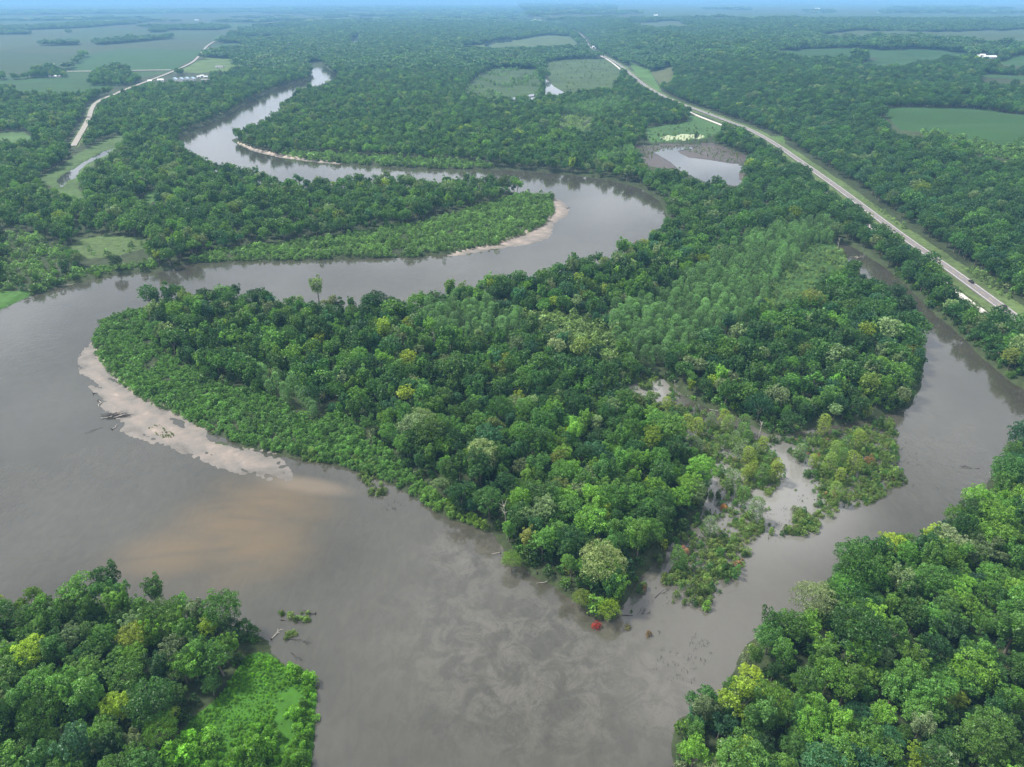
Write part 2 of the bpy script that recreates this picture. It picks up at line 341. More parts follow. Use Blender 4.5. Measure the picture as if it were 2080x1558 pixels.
COPSES = [  # clumps of trees standing out in the farmland
    flat([(185, 176), (190, 155), (212, 146), (262, 143), (266, 158), (296, 170), (280, 177)]),
    flat([(58, 161), (70, 148), (100, 142), (136, 152), (136, 159), (98, 160)]),
    flat([(0, 163), (12, 160), (12, 164), (0, 167)]),
    flat([(24, 162), (58, 159), (58, 162), (26, 164)]),
    flat([(80, 92), (155, 89), (160, 93), (84, 94)]),
    flat([(190, 90), (240, 83), (350, 78), (350, 80), (260, 88), (205, 93)]),
    flat([(-500, 66), (60, 62), (180, 57), (310, 45), (200, 46), (60, 56), (-500, 62)]),
    flat([(-500, 45), (70, 43), (240, 40), (380, 36), (240, 35), (70, 39)]),
    flat([(-200, 72), (62, 71), (60, 67), (-200, 68)]),
    flat([(136, 66), (143, 66), (143, 68), (136, 68)]),
    flat([(305, 67), (338, 66), (336, 60), (310, 60)]),
    flat([(340, 62), (440, 62), (470, 57), (420, 53), (345, 56)]),
    flat([(-900, 33), (120, 30), (420, 27), (640, 22), (640, 16), (300, 20), (-900, 25)]),
    flat([(135, 144), (172, 114), (174, 115), (141, 145)]),
    flat([(0, 195), (36, 193), (30, 185), (0, 184)]),
    on_hill([(1430, 20), (1520, 21), (1520, 17), (1430, 16)]),
    on_hill([(1640, 26), (1690, 27), (1690, 22), (1640, 22)]),
    on_hill([(1780, 30), (2050, 28), (2050, 18), (1900, 14), (1800, 18)]),
    on_hill([(2020, 63), (2300, 62), (2300, 58), (2030, 58)]),
]


def grow(poly, m):
    c = poly.mean(0)
    v = poly - c
    l = np.linalg.norm(v, axis=1, keepdims=True)
    return c + v * (1 + m / np.maximum(l, 1))


# ------------------------------------------------------------------ materials
def new_mat(name):
    m = bpy.data.materials.new(name)
    m.use_nodes = True
    nt = m.node_tree
    nt.nodes.clear()
    out = nt.nodes.new("ShaderNodeOutputMaterial")
    return m, nt, out


def node(nt, kind, **kw):
    n = nt.nodes.new(kind)
    for k, v in kw.items():
        if k in n.inputs:
            n.inputs[k].default_value = v
        else:
            setattr(n, k, v)
    return n


def plain(name, rgb, rough=0.8, var=0.25, scale=3.0, metal=0.0):
    m, nt, out = new_mat(name)
    b = node(nt, "ShaderNodeBsdfPrincipled", Roughness=rough, Metallic=metal)
    tc = node(nt, "ShaderNodeTexCoord")
    n = node(nt, "ShaderNodeTexNoise", Scale=scale, Detail=4.0)
    mr = node(nt, "ShaderNodeMapRange")
    mr.inputs["To Min"].default_value = 1 - var
    mr.inputs["To Max"].default_value = 1 + var
    mul = node(nt, "ShaderNodeVectorMath", operation='SCALE')
    mul.inputs[0].default_value = rgb
    nt.links.new(tc.outputs["Object"], n.inputs["Vector"])
    nt.links.new(n.outputs[0], mr.inputs[0]); nt.links.new(mr.outputs[0], mul.inputs["Scale"])
    nt.links.new(mul.outputs[0], b.inputs["Base Color"])
    nt.links.new(b.outputs[0], out.inputs["Surface"])
    return m


def leaf_material():
    m, nt, out = new_mat("leaves")
    t = node(nt, "ShaderNodeAttribute", attribute_type='INSTANCER', attribute_name="tint")
    v = node(nt, "ShaderNodeAttribute", attribute_type='GEOMETRY', attribute_name="lv")
    mr = node(nt, "ShaderNodeMapRange")
    mr.inputs["To Min"].default_value = 0.36
    mr.inputs["To Max"].default_value = 2.1
    sc = node(nt, "ShaderNodeVectorMath", operation='SCALE')
    nt.links.new(v.outputs["Fac"], mr.inputs[0])
    nt.links.new(t.outputs["Vector"], sc.inputs[0]); nt.links.new(mr.outputs[0], sc.inputs["Scale"])
    p = node(nt, "ShaderNodeBsdfPrincipled", Roughness=0.45)
    p.inputs["Specular IOR Level"].default_value = 0.30
    tr = node(nt, "ShaderNodeBsdfTranslucent")
    hs = node(nt, "ShaderNodeMixRGB", blend_type='MULTIPLY'); hs.inputs[0].default_value = 1.0
    hs.inputs[2].default_value = (1.5, 1.5, 0.55, 1)
    mx = node(nt, "ShaderNodeMixShader"); mx.inputs[0].default_value = 0.30
    nt.links.new(sc.outputs[0], p.inputs["Base Color"])
    nt.links.new(sc.outputs[0], hs.inputs[1]); nt.links.new(hs.outputs[0], tr.inputs["Color"])
    nt.links.new(p.outputs[0], mx.inputs[1]); nt.links.new(tr.outputs[0], mx.inputs[2])
    nt.links.new(mx.outputs[0], out.inputs["Surface"])
    return m


def ground_material(name, rows=0.0, rough=0.9, fine=0.9, contrast=0.5):
    """earth or crop: albedo from the object's tint property, patchy at three scales"""
    m, nt, out = new_mat(name)
    t = node(nt, "ShaderNodeAttribute", attribute_type='OBJECT', attribute_name="tint")
    tc = node(nt, "ShaderNodeTexCoord")
    n1 = node(nt, "ShaderNodeTexNoise", Scale=0.012, Detail=5.0)
    n2 = node(nt, "ShaderNodeTexNoise", Scale=0.25, Detail=6.0)
    nt.links.new(tc.outputs["Object"], n1.inputs["Vector"]); nt.links.new(tc.outputs["Object"], n2.inputs["Vector"])
    add = node(nt, "ShaderNodeMath", operation='ADD')
    nt.links.new(n1.outputs[0], add.inputs[0]); nt.links.new(n2.outputs[0], add.inputs[1])
    mr = node(nt, "ShaderNodeMapRange")
    mr.inputs["From Min"].default_value = 0.65; mr.inputs["From Max"].default_value = 1.35
    mr.inputs["To Min"].default_value = 1 - contrast; mr.inputs["To Max"].default_value = 1 + contrast
    nt.links.new(add.outputs[0], mr.inputs[0])
    sc = node(nt, "ShaderNodeVectorMath", operation='SCALE')
    nt.links.new(t.outputs["Vector"], sc.inputs[0])
    last = mr.outputs[0]
    if rows:
        w = node(nt, "ShaderNodeTexWave", Scale=rows, Distortion=0.6)
        nt.links.new(tc.outputs["Object"], w.inputs["Vector"])
        m2 = node(nt, "ShaderNodeMapRange"); m2.inputs["To Min"].default_value = 0.93; m2.inputs["To Max"].default_value = 1.07
        nt.links.new(w.outputs[1], m2.inputs[0])
        mu = node(nt, "ShaderNodeMath", operation='MULTIPLY')
        nt.links.new(last, mu.inputs[0]); nt.links.new(m2.outputs[0], mu.inputs[1])
        last = mu.outputs[0]
    nt.links.new(last, sc.inputs["Scale"])
    b = node(nt, "ShaderNodeBsdfPrincipled", Roughness=rough)
    b.inputs["Specular IOR Level"].default_value = 0.2
    bp = node(nt, "ShaderNodeBump", Strength=0.6, Distance=fine)
    nt.links.new(n2.outputs[0], bp.inputs["Height"]); nt.links.new(bp.outputs[0], b.inputs["Normal"])
    nt.links.new(sc.outputs[0], b.inputs["Base Color"]); nt.links.new(b.outputs[0], out.inputs["Surface"])
    return m


def sand_material():
    m, nt, out = new_mat("river_sand")
    tc = node(nt, "ShaderNodeTexCoord")
    n1 = node(nt, "ShaderNodeTexNoise", Scale=0.055, Detail=7.0, Distortion=1.2)
    n2 = node(nt, "ShaderNodeTexNoise", Scale=0.9, Detail=5.0)
    wv = node(nt, "ShaderNodeTexNoise", Scale=0.16, Detail=6.0, Distortion=3.0)
    for n in (n1, n2, wv):
        nt.links.new(tc.outputs["Object"], n.inputs["Vector"])
    ht = node(nt, "ShaderNodeAttribute", attribute_type='GEOMETRY', attribute_name="dry")
    ad = node(nt, "ShaderNodeMath", operation='MULTIPLY_ADD'); ad.inputs[1].default_value = 0.80
    nt.links.new(n1.outputs[0], ad.inputs[0]); nt.links.new(ht.outputs["Fac"], ad.inputs[2])
    ad2 = node(nt, "ShaderNodeMath", operation='MULTIPLY_ADD'); ad2.inputs[1].default_value = 0.30
    nt.links.new(wv.outputs[0], ad2.inputs[0]); nt.links.new(ad.outputs[0], ad2.inputs[2])
    r = node(nt, "ShaderNodeValToRGB")
    e = r.color_ramp.elements
    e[0].position = 0.40; e[0].color = (0.085, 0.076, 0.066, 1)
    e[1].position = 1.0; e[1].color = (0.35, 0.288, 0.236, 1)
    k = e.new(0.56); k.color = (0.135, 0.122, 0.110, 1)
    k = e.new(0.76); k.color = (0.195, 0.162, 0.140, 1)
    nt.links.new(ad2.outputs[0], r.inputs[0])
    b = node(nt, "ShaderNodeBsdfPrincipled", Roughness=0.75)
    bp = node(nt, "ShaderNodeBump", Strength=0.5, Distance=0.5)
    nt.links.new(n1.outputs[0], bp.inputs["Height"])
    nt.links.new(bp.outputs[0], b.inputs["Normal"])
    nt.links.new(r.outputs[0], b.inputs["Base Color"]); nt.links.new(b.outputs[0], out.inputs["Surface"])
    return m


def blob(nt, pos, c, rx, ry, ang, soft=1.0, wob=None):
    """0..1 soft ellipse about world point c"""
    mp = node(nt, "ShaderNodeMapping", vector_type='TEXTURE')
    mp.inputs["Location"].default_value = (c[0], c[1], 0)
    mp.inputs["Rotation"].default_value = (0, 0, ang)
    mp.inputs["Scale"].default_value = (rx, ry, 1)
    nt.links.new(pos, mp.inputs["Vector"])
    ln = node(nt, "ShaderNodeVectorMath", operation='LENGTH')
    nt.links.new(mp.outputs[0], ln.inputs[0])
    src = ln.outputs["Value"]
    if wob is not None:
        a = node(nt, "ShaderNodeMath", operation='ADD')
        nt.links.new(src, a.inputs[0]); nt.links.new(wob, a.inputs[1]); src = a.outputs[0]
    mr = node(nt, "ShaderNodeMapRange", interpolation_type='SMOOTHSTEP')
    mr.inputs["From Min"].default_value = 1 + 0.5 * soft; mr.inputs["From Max"].default_value = max(0.0, 1 - 0.5 * soft)
    nt.links.new(src, mr.inputs[0])
    return mr.outputs[0]


def water_material(name, silt_and_glare=True, base=(0.051, 0.049, 0.038), rough=0.07, ripple=0.17):
    m, nt, out = new_mat(name)
    tc = node(nt, "ShaderNodeTexCoord")
    pos = tc.outputs["Object"]
    b = node(nt, "ShaderNodeBsdfPrincipled", Roughness=rough, IOR=1.70)
    big = node(nt, "ShaderNodeTexNoise", Scale=0.018, Detail=5.0, Distortion=1.5)
    nt.links.new(pos, big.inputs["Vector"])
    mr = node(nt, "ShaderNodeMapRange")
    mr.inputs["From Min"].default_value = 0.3; mr.inputs["From Max"].default_value = 0.7
    mr.inputs["To Min"].default_value = 0.88; mr.inputs["To Max"].default_value = 1.14
    nt.links.new(big.outputs[0], mr.inputs[0])
    sc = node(nt, "ShaderNodeVectorMath", operation='SCALE'); sc.inputs[0].default_value = base
    nt.links.new(mr.outputs[0], sc.inputs["Scale"])
    fine = node(nt, "ShaderNodeTexNoise", Scale=0.30, Detail=7.0, Roughness=0.7, Distortion=0.8)
    fmap = node(nt, "ShaderNodeMapping"); fmap.inputs["Scale"].default_value = (1.0, 0.45, 1.0); fmap.inputs["Rotation"].default_value = (0, 0, R(-35))
    nt.links.new(pos, fmap.inputs["Vector"]); nt.links.new(fmap.outputs[0], fine.inputs["Vector"])
    fr = node(nt, "ShaderNodeMapRange"); fr.inputs["From Min"].default_value = 0.3; fr.inputs["From Max"].default_value = 0.7
    fr.inputs["To Min"].default_value = 0.86; fr.inputs["To Max"].default_value = 1.14
    nt.links.new(fine.outputs[0], fr.inputs[0])
    sc2 = node(nt, "ShaderNodeVectorMath", operation='SCALE')
    nt.links.new(sc.outputs[0], sc2.inputs[0]); nt.links.new(fr.outputs[0], sc2.inputs["Scale"])
    colour = sc2.outputs[0]
    # ripples: short wind chop plus longer current wrinkles
    rp = node(nt, "ShaderNodeTexNoise", Scale=0.55, Detail=4.0)
    mp = node(nt, "ShaderNodeMapping"); mp.inputs["Scale"].default_value = (1.0, 0.55, 1.0); mp.inputs["Rotation"].default_value = (0, 0, R(25))
    nt.links.new(pos, mp.inputs["Vector"]); nt.links.new(mp.outputs[0], rp.inputs["Vector"])
    sw = node(nt, "ShaderNodeTexNoise", Scale=0.11, Detail=6.0, Distortion=2.6)
    nt.links.new(pos, sw.inputs["Vector"])
    ht = node(nt, "ShaderNodeMath", operation='MULTIPLY_ADD'); ht.inputs[1].default_value = 0.35
    nt.links.new(rp.outputs[0], ht.inputs[0]); nt.links.new(sw.outputs[0], ht.inputs[2])
    bp = node(nt, "ShaderNodeBump", Strength=ripple, Distance=0.30)
    nt.links.new(ht.outputs[0], bp.inputs["Height"]); nt.links.new(bp.outputs[0], b.inputs["Normal"])
    if silt_and_glare:
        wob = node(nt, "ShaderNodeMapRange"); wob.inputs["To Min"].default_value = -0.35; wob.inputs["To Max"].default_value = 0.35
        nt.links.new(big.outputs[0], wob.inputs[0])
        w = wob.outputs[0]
        # sunlit patch of river painted tan, together with the bar's shallow sandy tail
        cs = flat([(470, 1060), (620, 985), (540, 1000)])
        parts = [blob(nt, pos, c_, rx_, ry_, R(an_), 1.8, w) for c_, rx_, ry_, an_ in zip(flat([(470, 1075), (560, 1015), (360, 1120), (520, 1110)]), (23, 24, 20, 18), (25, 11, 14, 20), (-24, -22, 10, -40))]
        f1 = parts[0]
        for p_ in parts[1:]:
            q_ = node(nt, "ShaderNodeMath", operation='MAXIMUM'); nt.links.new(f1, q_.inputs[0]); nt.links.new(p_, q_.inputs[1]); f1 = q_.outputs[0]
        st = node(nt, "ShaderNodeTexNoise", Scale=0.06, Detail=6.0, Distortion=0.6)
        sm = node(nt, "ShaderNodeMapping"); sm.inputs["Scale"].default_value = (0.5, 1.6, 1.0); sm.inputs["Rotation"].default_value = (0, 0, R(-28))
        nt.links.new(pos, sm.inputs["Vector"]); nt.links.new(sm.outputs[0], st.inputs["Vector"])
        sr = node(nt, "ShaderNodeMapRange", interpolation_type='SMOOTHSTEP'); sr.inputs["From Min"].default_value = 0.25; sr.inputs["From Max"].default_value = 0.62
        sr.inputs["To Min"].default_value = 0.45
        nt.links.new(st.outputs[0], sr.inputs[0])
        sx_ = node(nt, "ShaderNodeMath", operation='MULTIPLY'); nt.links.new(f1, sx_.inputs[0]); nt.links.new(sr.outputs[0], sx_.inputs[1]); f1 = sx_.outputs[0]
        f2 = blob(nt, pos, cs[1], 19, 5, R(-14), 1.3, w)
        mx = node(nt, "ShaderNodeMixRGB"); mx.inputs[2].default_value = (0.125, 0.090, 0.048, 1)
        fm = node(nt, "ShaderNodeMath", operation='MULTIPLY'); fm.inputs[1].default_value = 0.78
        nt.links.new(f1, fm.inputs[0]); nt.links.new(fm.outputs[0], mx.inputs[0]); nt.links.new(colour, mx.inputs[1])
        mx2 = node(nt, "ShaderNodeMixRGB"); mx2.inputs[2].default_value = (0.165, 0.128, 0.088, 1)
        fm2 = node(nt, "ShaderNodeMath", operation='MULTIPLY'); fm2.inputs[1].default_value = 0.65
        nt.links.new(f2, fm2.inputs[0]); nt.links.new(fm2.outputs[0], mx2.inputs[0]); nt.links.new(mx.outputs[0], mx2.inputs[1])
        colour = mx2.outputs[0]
        # boils of pale silt where the two currents meet
        cb = flat([(1080, 1330), (1350, 1400), (960, 1130)])
        fz = blob(nt, pos, cb[0], 48, 34, R(-20), 1.4, w)
        fz2 = blob(nt, pos, cb[1], 16, 22, R(10), 1.4, w)
        fz3 = blob(nt, pos, cb[2], 20, 16, R(-30), 1.4, w)
        s1 = node(nt, "ShaderNodeMath", operation='MAXIMUM'); nt.links.new(fz, s1.inputs[0]); nt.links.new(fz2, s1.inputs[1])
        s2 = node(nt, "ShaderNodeMath", operation='MAXIMUM'); nt.links.new(s1.outputs[0], s2.inputs[0]); nt.links.new(fz3, s2.inputs[1])
        n3 = node(nt, "ShaderNodeTexNoise", Scale=0.10, Detail=10.0, Roughness=0.68, Distortion=0.7)
        nt.links.new(pos, n3.inputs["Vector"])
        rr = node(nt, "ShaderNodeMapRange", interpolation_type='SMOOTHSTEP')
        rr.inputs["From Min"].default_value = 0.40; rr.inputs["From Max"].default_value = 0.62
        nt.links.new(n3.outputs[0], rr.inputs[0])
        mm = node(nt, "ShaderNodeMath", operation='MULTIPLY'); nt.links.new(rr.outputs[0], mm.inputs[0]); nt.links.new(s2.outputs[0], mm.inputs[1])
        m3 = node(nt, "ShaderNodeMath", operation='MULTIPLY'); m3.inputs[1].default_value = 0.34; nt.links.new(mm.outputs[0], m3.inputs[0])
        mx3 = node(nt, "ShaderNodeMixRGB"); mx3.inputs[2].default_value = (0.160, 0.146, 0.126, 1)
        nt.links.new(m3.outputs[0], mx3.inputs[0]); nt.links.new(colour, mx3.inputs[1])
        colour = mx3.outputs[0]
        vn = node(nt, "ShaderNodeTexNoise", Scale=0.16, Detail=7.0, Roughness=0.6, Distortion=1.4)
        nt.links.new(pos, vn.inputs["Vector"])
        va = node(nt, "ShaderNodeMath", operation='SUBTRACT'); va.inputs[1].default_value = 0.5; nt.links.new(vn.outputs[0], va.inputs[0])
        vb = node(nt, "ShaderNodeMath", operation='ABSOLUTE'); nt.links.new(va.outputs[0], vb.inputs[0])
        vr = node(nt, "ShaderNodeMapRange", interpolation_type='SMOOTHSTEP'); vr.inputs["From Max"].default_value = 0.035
        vr.inputs["To Min"].default_value = 0.38; vr.inputs["To Max"].default_value = 0.0
        nt.links.new(vb.outputs[0], vr.inputs[0])
        vm = node(nt, "ShaderNodeMath", operation='MULTIPLY'); nt.links.new(vr.outputs[0], vm.inputs[0]); nt.links.new(s2.outputs[0], vm.inputs[1])
        vx = node(nt, "ShaderNodeMixRGB"); vx.inputs[2].default_value = (0.028, 0.025, 0.020, 1)
        nt.links.new(vm.outputs[0], vx.inputs[0]); nt.links.new(colour, vx.inputs[1])
        colour = vx.outputs[0]
        # bright cloud glare on the flooded marsh and side channel, painted as pale water
        cm_ = flat([(1560, 985), (1470, 1260), (1330, 790)])
        g1 = blob(nt, pos, cm_[0], 34, 44, R(-20), 1.5, w)
        g2 = blob(nt, pos, cm_[1], 30, 44, R(-35), 1.6, w)
        g3 = blob(nt, pos, cm_[2], 14, 16, 0, 1.4, w)
        for g_, k_, cc in ((g2, .55, (0.115, 0.106, 0.092, 1)), (g1, .85, (0.200, 0.195, 0.183, 1)), (g3, .85, (0.215, 0.209, 0.196, 1))):
            mk = node(nt, "ShaderNodeMath", operation='MULTIPLY'); mk.inputs[1].default_value = k_
            nt.links.new(g_, mk.inputs[0])
            mz = node(nt, "ShaderNodeMixRGB"); mz.inputs[2].default_value = cc
            nt.links.new(mk.outputs[0], mz.inputs[0]); nt.links.new(colour, mz.inputs[1])
            colour = mz.outputs[0]
    nt.links.new(colour, b.inputs["Base Color"]); nt.links.new(b.outputs[0], out.inputs["Surface"])
    return m


M_LEAF = leaf_material()
M_BARK = plain("bark", (0.17, 0.145, 0.12), 0.9, 0.3, 1.5)
M_PALE = plain("bleached_wood", (0.42, 0.38, 0.34), 0.8, 0.2, 2.0)
M_DARKWOOD = plain("wet_wood", (0.035, 0.030, 0.026), 0.7, 0.4, 2.0)
M_SAND = sand_material()
M_GROUND = ground_material("forest_floor", contrast=0.55)
M_GRASS = ground_material("rough_grass", contrast=0.45, fine=1.2)
M_CROP = ground_material("crop_rows", rows=0.05, contrast=0.22, fine=0.3)
M_MUD = ground_material("wet_mud", rough=0.5, contrast=0.35, fine=0.2)
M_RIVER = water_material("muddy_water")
M_POND = water_material("still_water", silt_and_glare=False, base=(0.05, 0.052, 0.048), rough=0.03, ripple=0.05)
M_LILY = plain("duckweed", (0.30, 0.34, 0.20), 0.6, 0.25, 0.15)
M_ASPHALT = plain("asphalt", (0.155, 0.142, 0.146), 0.85, 0.10, 0.06)
M_GRAVEL = plain("pale_gravel", (0.50, 0.47, 0.42), 0.9, 0.10, 0.2)
M_COUNTY = plain("worn_asphalt", (0.25, 0.23, 0.205), 0.9, 0.12, 0.05)
M_LINE = plain("road_paint", (0.70, 0.69, 0.64), 0.6, 0.1, 1.0)


# ------------------------------------------------------------------ mesh helpers
def mesh_np(name, V, F, mats, smooth_=False, midx=None):
    me = bpy.data.meshes.new(name)
    V = np.asarray(V, np.float32)
    if isinstance(F, np.ndarray):
        n, k = F.shape
        me.vertices.add(len(V)); me.vertices.foreach_set("co", V.ravel())
        me.loops.add(n * k); me.loops.foreach_set("vertex_index", F.astype(np.int32).ravel())
        me.polygons.add(n); me.polygons.foreach_set("loop_start", np.arange(0, n * k, k, dtype=np.int32))
        if midx is not None:
            me.polygons.foreach_set("material_index", np.asarray(midx, np.int32))
        me.update(calc_edges=True)
    else:
        me.from_pydata([tuple(v) for v in V], [], [tuple(f) for f in F])
        if midx is not None:
            me.polygons.foreach_set("material_index", np.asarray(midx, np.int32))
    for m in mats:
        me.materials.append(m)
    if smooth_:
        me.polygons.foreach_set("use_smooth", np.ones(len(me.polygons), bool))
    return me


def link(name, me, parent=None, **props):
    o = bpy.data.objects.new(name, me)
    COL.objects.link(o)
    if parent is not None:
        o.parent = parent
    for k, v in props.items():
        o[k] = v
    return o


def thing(name, label, cat, loc=(0, 0, 0), rz=0.0, group=None):
    o = link(name, None)
    o.location = loc; o.rotation_euler = (0, 0, rz)
    o["label"] = label; o["category"] = cat
    if group:
        o["group"] = group
    return o


class MB:
    """collects quads and tris for one mesh"""
    def __init__(self):
        self.v = []; self.f = []

    def box(self, c, s, rz=0.0, taper=1.0):
        n = len(self.v); ca, sa = math.cos(rz), math.sin(rz)
        for z in (-1, 1):
            k = taper if z > 0 else 1.0
            for x, y in ((-1, -1), (1, -1), (1, 1), (-1, 1)):
                X, Y = x * s[0] / 2 * k, y * s[1] / 2 * k
                self.v.append((c[0] + X * ca - Y * sa, c[1] + X * sa + Y * ca, c[2] + z * s[2] / 2))
        for q in ((3, 2, 1, 0), (4, 5, 6, 7), (0, 1, 5, 4), (1, 2, 6, 5), (2, 3, 7, 6), (3, 0, 4, 7)):
            self.f.append(tuple(n + i for i in q))
        return self

    def tube(self, pts, rad, seg=6, cap=True):
        pts = [Vector(p) for p in pts]
        n0 = len(self.v)
        for i, p in enumerate(pts):
            d = (pts[min(i + 1, len(pts) - 1)] - pts[max(i - 1, 0)])
            d = d.normalized() if d.length > 1e-6 else Vector((0, 0, 1))
            a = d.orthogonal().normalized(); b = d.cross(a)
            for k in range(seg):
                t = 2 * math.pi * k / seg
                self.v.append(tuple(p + (a * math.cos(t) + b * math.sin(t)) * rad[i]))
        for i in range(len(pts) - 1):
            for k in range(seg):
                a = n0 + i * seg + k; b = n0 + i * seg + (k + 1) % seg
                self.f.append((a, b, b + seg, a + seg))
        if cap:
            self.f.append(tuple(n0 + k for k in range(seg))[::-1])
            self.f.append(tuple(n0 + (len(pts) - 1) * seg + k for k in range(seg)))
        return self

    def prism(self, prof, w, axis_y=True):
        """profile in x,z extruded to width w along y"""
        n = len(self.v); m = len(prof)
        for y in (-w / 2, w / 2):
            for x, z in prof:
                self.v.append((x, y, z))
        self.f.append(tuple(n + i for i in range(m)))
        self.f.append(tuple(n + m + i for i in range(m))[::-1])
        for i in range(m):
            j = (i + 1) % m
            self.f.append((n + i, n + m + i, n + m + j, n + j))
        return self

    def mesh(self, name, mat):
        return mesh_np(name, self.v, self.f, [mat])

    def build(self, name, mat, parent=None, **props):
        return link(name, self.mesh(name, mat), parent, **props)


# ------------------------------------------------------------------ terrain
def land_height(x, y):
    dw, _ = seg_dist(x, y, WATER, True)
    s = np.where(inside(x, y, WATER), -dw, dw) + 0.7 * noise2(x, y, 9, 1) + 0.25 * noise2(x, y, 2.5, 2)
    h = np.where(s > 0, np.minimum(0.10 + s * 0.45, 1.9 + 0.25 * noise2(x, y, 40, 5)), np.maximum(s * 0.3, -1.4))
    h = np.where(np.hypot(x, y) > 2600, np.maximum(h, 1.2), h)
    for poly, hh, wd in ((SANDBAR, 0.55, 9.0), (SANDBAR2, 0.34, 7.0), (SANDBAR3, 0.16, 3.0)):
        lo, hi = poly.min(0) - 40, poly.max(0) + 40
        m = (x > lo[0]) & (x < hi[0]) & (y > lo[1]) & (y < hi[1])
        if m.any():
            d, _ = seg_dist(x[m], y[m], poly, True)
            ss = np.where(inside(x[m], y[m], poly), d, -d) + 0.9 * noise2(x[m], y[m], 14, 6)
            hx = hh * (0.35 + 0.65 * smooth(225, 165, y[m])) if hh == 0.55 else hh
            bar = np.clip(ss / wd, -1, 1) * hx + np.where(ss > 0, 0.12 * noise2((x[m] * .75 - y[m] * .66) * .35, x[m] * .66 + y[m] * .75, 7, 7) + 0.05 * noise2(x[m], y[m], 4, 8), 0)
            near = dw[m] < 30
            h[m] = np.where(near & (ss > -6) & (h[m] < 0.6), np.maximum(np.minimum(h[m], 0.9), bar), h[m])
    for poly, nm in PONDS + [(MUDFLAT, "mud")]:
        lo, hi = poly.min(0) - 40, poly.max(0) + 40
        m = (x > lo[0]) & (x < hi[0]) & (y > lo[1]) & (y < hi[1])
        if m.any():
            d, _ = seg_dist(x[m], y[m], poly, True)
            ss = np.where(inside(x[m], y[m], poly), d, -d)
            if nm == "mud":
                h[m] = np.where(ss > 0, np.minimum(h[m], 0.95), h[m])
            else:
                h[m] = np.where(ss > 0, 0.2, h[m])
    return h


ground_cache = {}


def ground_z(x, y):
    x = np.atleast_1d(np.asarray(x, float)); y = np.atleast_1d(np.asarray(y, float))
    return land_height(x, y) + hill(x, y)


vs = np.concatenate([np.array([-1.2]), np.arange(0.0, 220, 1.4), np.arange(220, 560, 2.2), np.arange(560, 1560, 3.0), np.array([1600, 1680, 1800, 2000, 2300])])
dep = PITCH + np.arctan((vs - 779.0) / FPX)
ys = H / np.tan(dep)                                         # forward distance of each row
tx = np.concatenate([np.linspace(-3.0, -0.80, 26, endpoint=False), np.linspace(-0.80, 0.80, 760), np.linspace(0.80, 3.0, 27)[1:]])
GX = np.empty((len(ys), len(tx))); GY = np.empty_like(GX)
zc = ys * CP + H * SP                                        # rows of equal ground distance, columns fanning out
GX[:] = zc[:, None] * tx[None, :] * np.minimum(1.0, 78000.0 / (zc * 3.0))[:, None]
GY[:] = ys[:, None]
print("GROUND REACH", ys.max(), GX.max())
gx, gy = GX.ravel(), GY.ravel()
gz = land_height(gx, gy) + hill(gx, gy)
dH, _ = seg_dist(gx, gy, HWY)
dT, _ = seg_dist(gx, gy, TRACK)
dC, _ = seg_dist(gx, gy, COUNTY)
nr, nc = GX.shape
cellx = 0.25 * (GX[:-1, :-1] + GX[1:, :-1] + GX[:-1, 1:] + GX[1:, 1:]).ravel()
celly = 0.25 * (GY[:-1, :-1] + GY[1:, :-1] + GY[:-1, 1:] + GY[1:, 1:]).ravel()
quad = (np.arange(nr - 1)[:, None] * nc + np.arange(nc - 1)[None, :]).ravel()
quads = np.stack([quad, quad + 1, quad + nc + 1, quad + nc], 1)[:, ::-1]
cls = np.zeros(len(quads), int)
regions = [("floodplain", (0.036, 0.050, 0.022), M_GROUND)]


def region(name, poly, tint, mat, only=None):
    m = inside(cellx, celly, poly)
    if only is not None:
        m &= only
    if m.sum() < 1:
        return
    regions.append((name, tint, mat))
    cls[m] = len(regions) - 1


for poly, tint in FIELDS:
    region("crop_field", poly, (0.36 * tint[0], 0.52 * tint[1], 0.36 * tint[2]), M_CROP)
for poly, tint in MEADOWS:
    region("meadow", poly, (0.66 * tint[0], 0.78 * tint[1], 0.66 * tint[2]), M_GRASS)
dHc, _ = seg_dist(cellx, celly, HWY)
dTc, _ = seg_dist(cellx, celly, TRACK)
dCc, _ = seg_dist(cellx, celly, COUNTY)
sdc = seg_dist(cellx, celly, HWY)[1]
verge = ((dHc < np.where(sdc > 0, 17, 13)) | (dTc < 4.0)) & (np.hypot(cellx, celly) < 3200)
regions.append(("grass_verge", (0.080, 0.118, 0.040), M_GRASS)); cls[verge] = len(regions) - 1
cv = dCc < 8
cls[cv] = len(regions) - 1
region("mudflat", MUDFLAT, (0.070, 0.058, 0.053), M_MUD)
for poly in (SANDBAR, SANDBAR2, SANDBAR3):
    region("sandbar", grow(poly, 5.0), (0.3, 0.25, 0.2), M_SAND)
V = np.stack([gx, gy, gz], 1)
for ci, (nm, tint, mat) in enumerate(regions):
    q = quads[cls == ci]
    if not len(q):
        continue
    used, inv = np.unique(q.ravel(), return_inverse=True)
    me = mesh_np(nm, V[used], inv.reshape(q.shape), [mat], True)
    if nm == "sandbar":
        at = me.attributes.new("dry", 'FLOAT', 'POINT')
        at.data.foreach_set("value", np.clip((gz[used] - 0.05) * 0.72, 0, .5).astype(np.float32))
    link(nm, me, kind="structure", tint=[float(c) for c in tint])

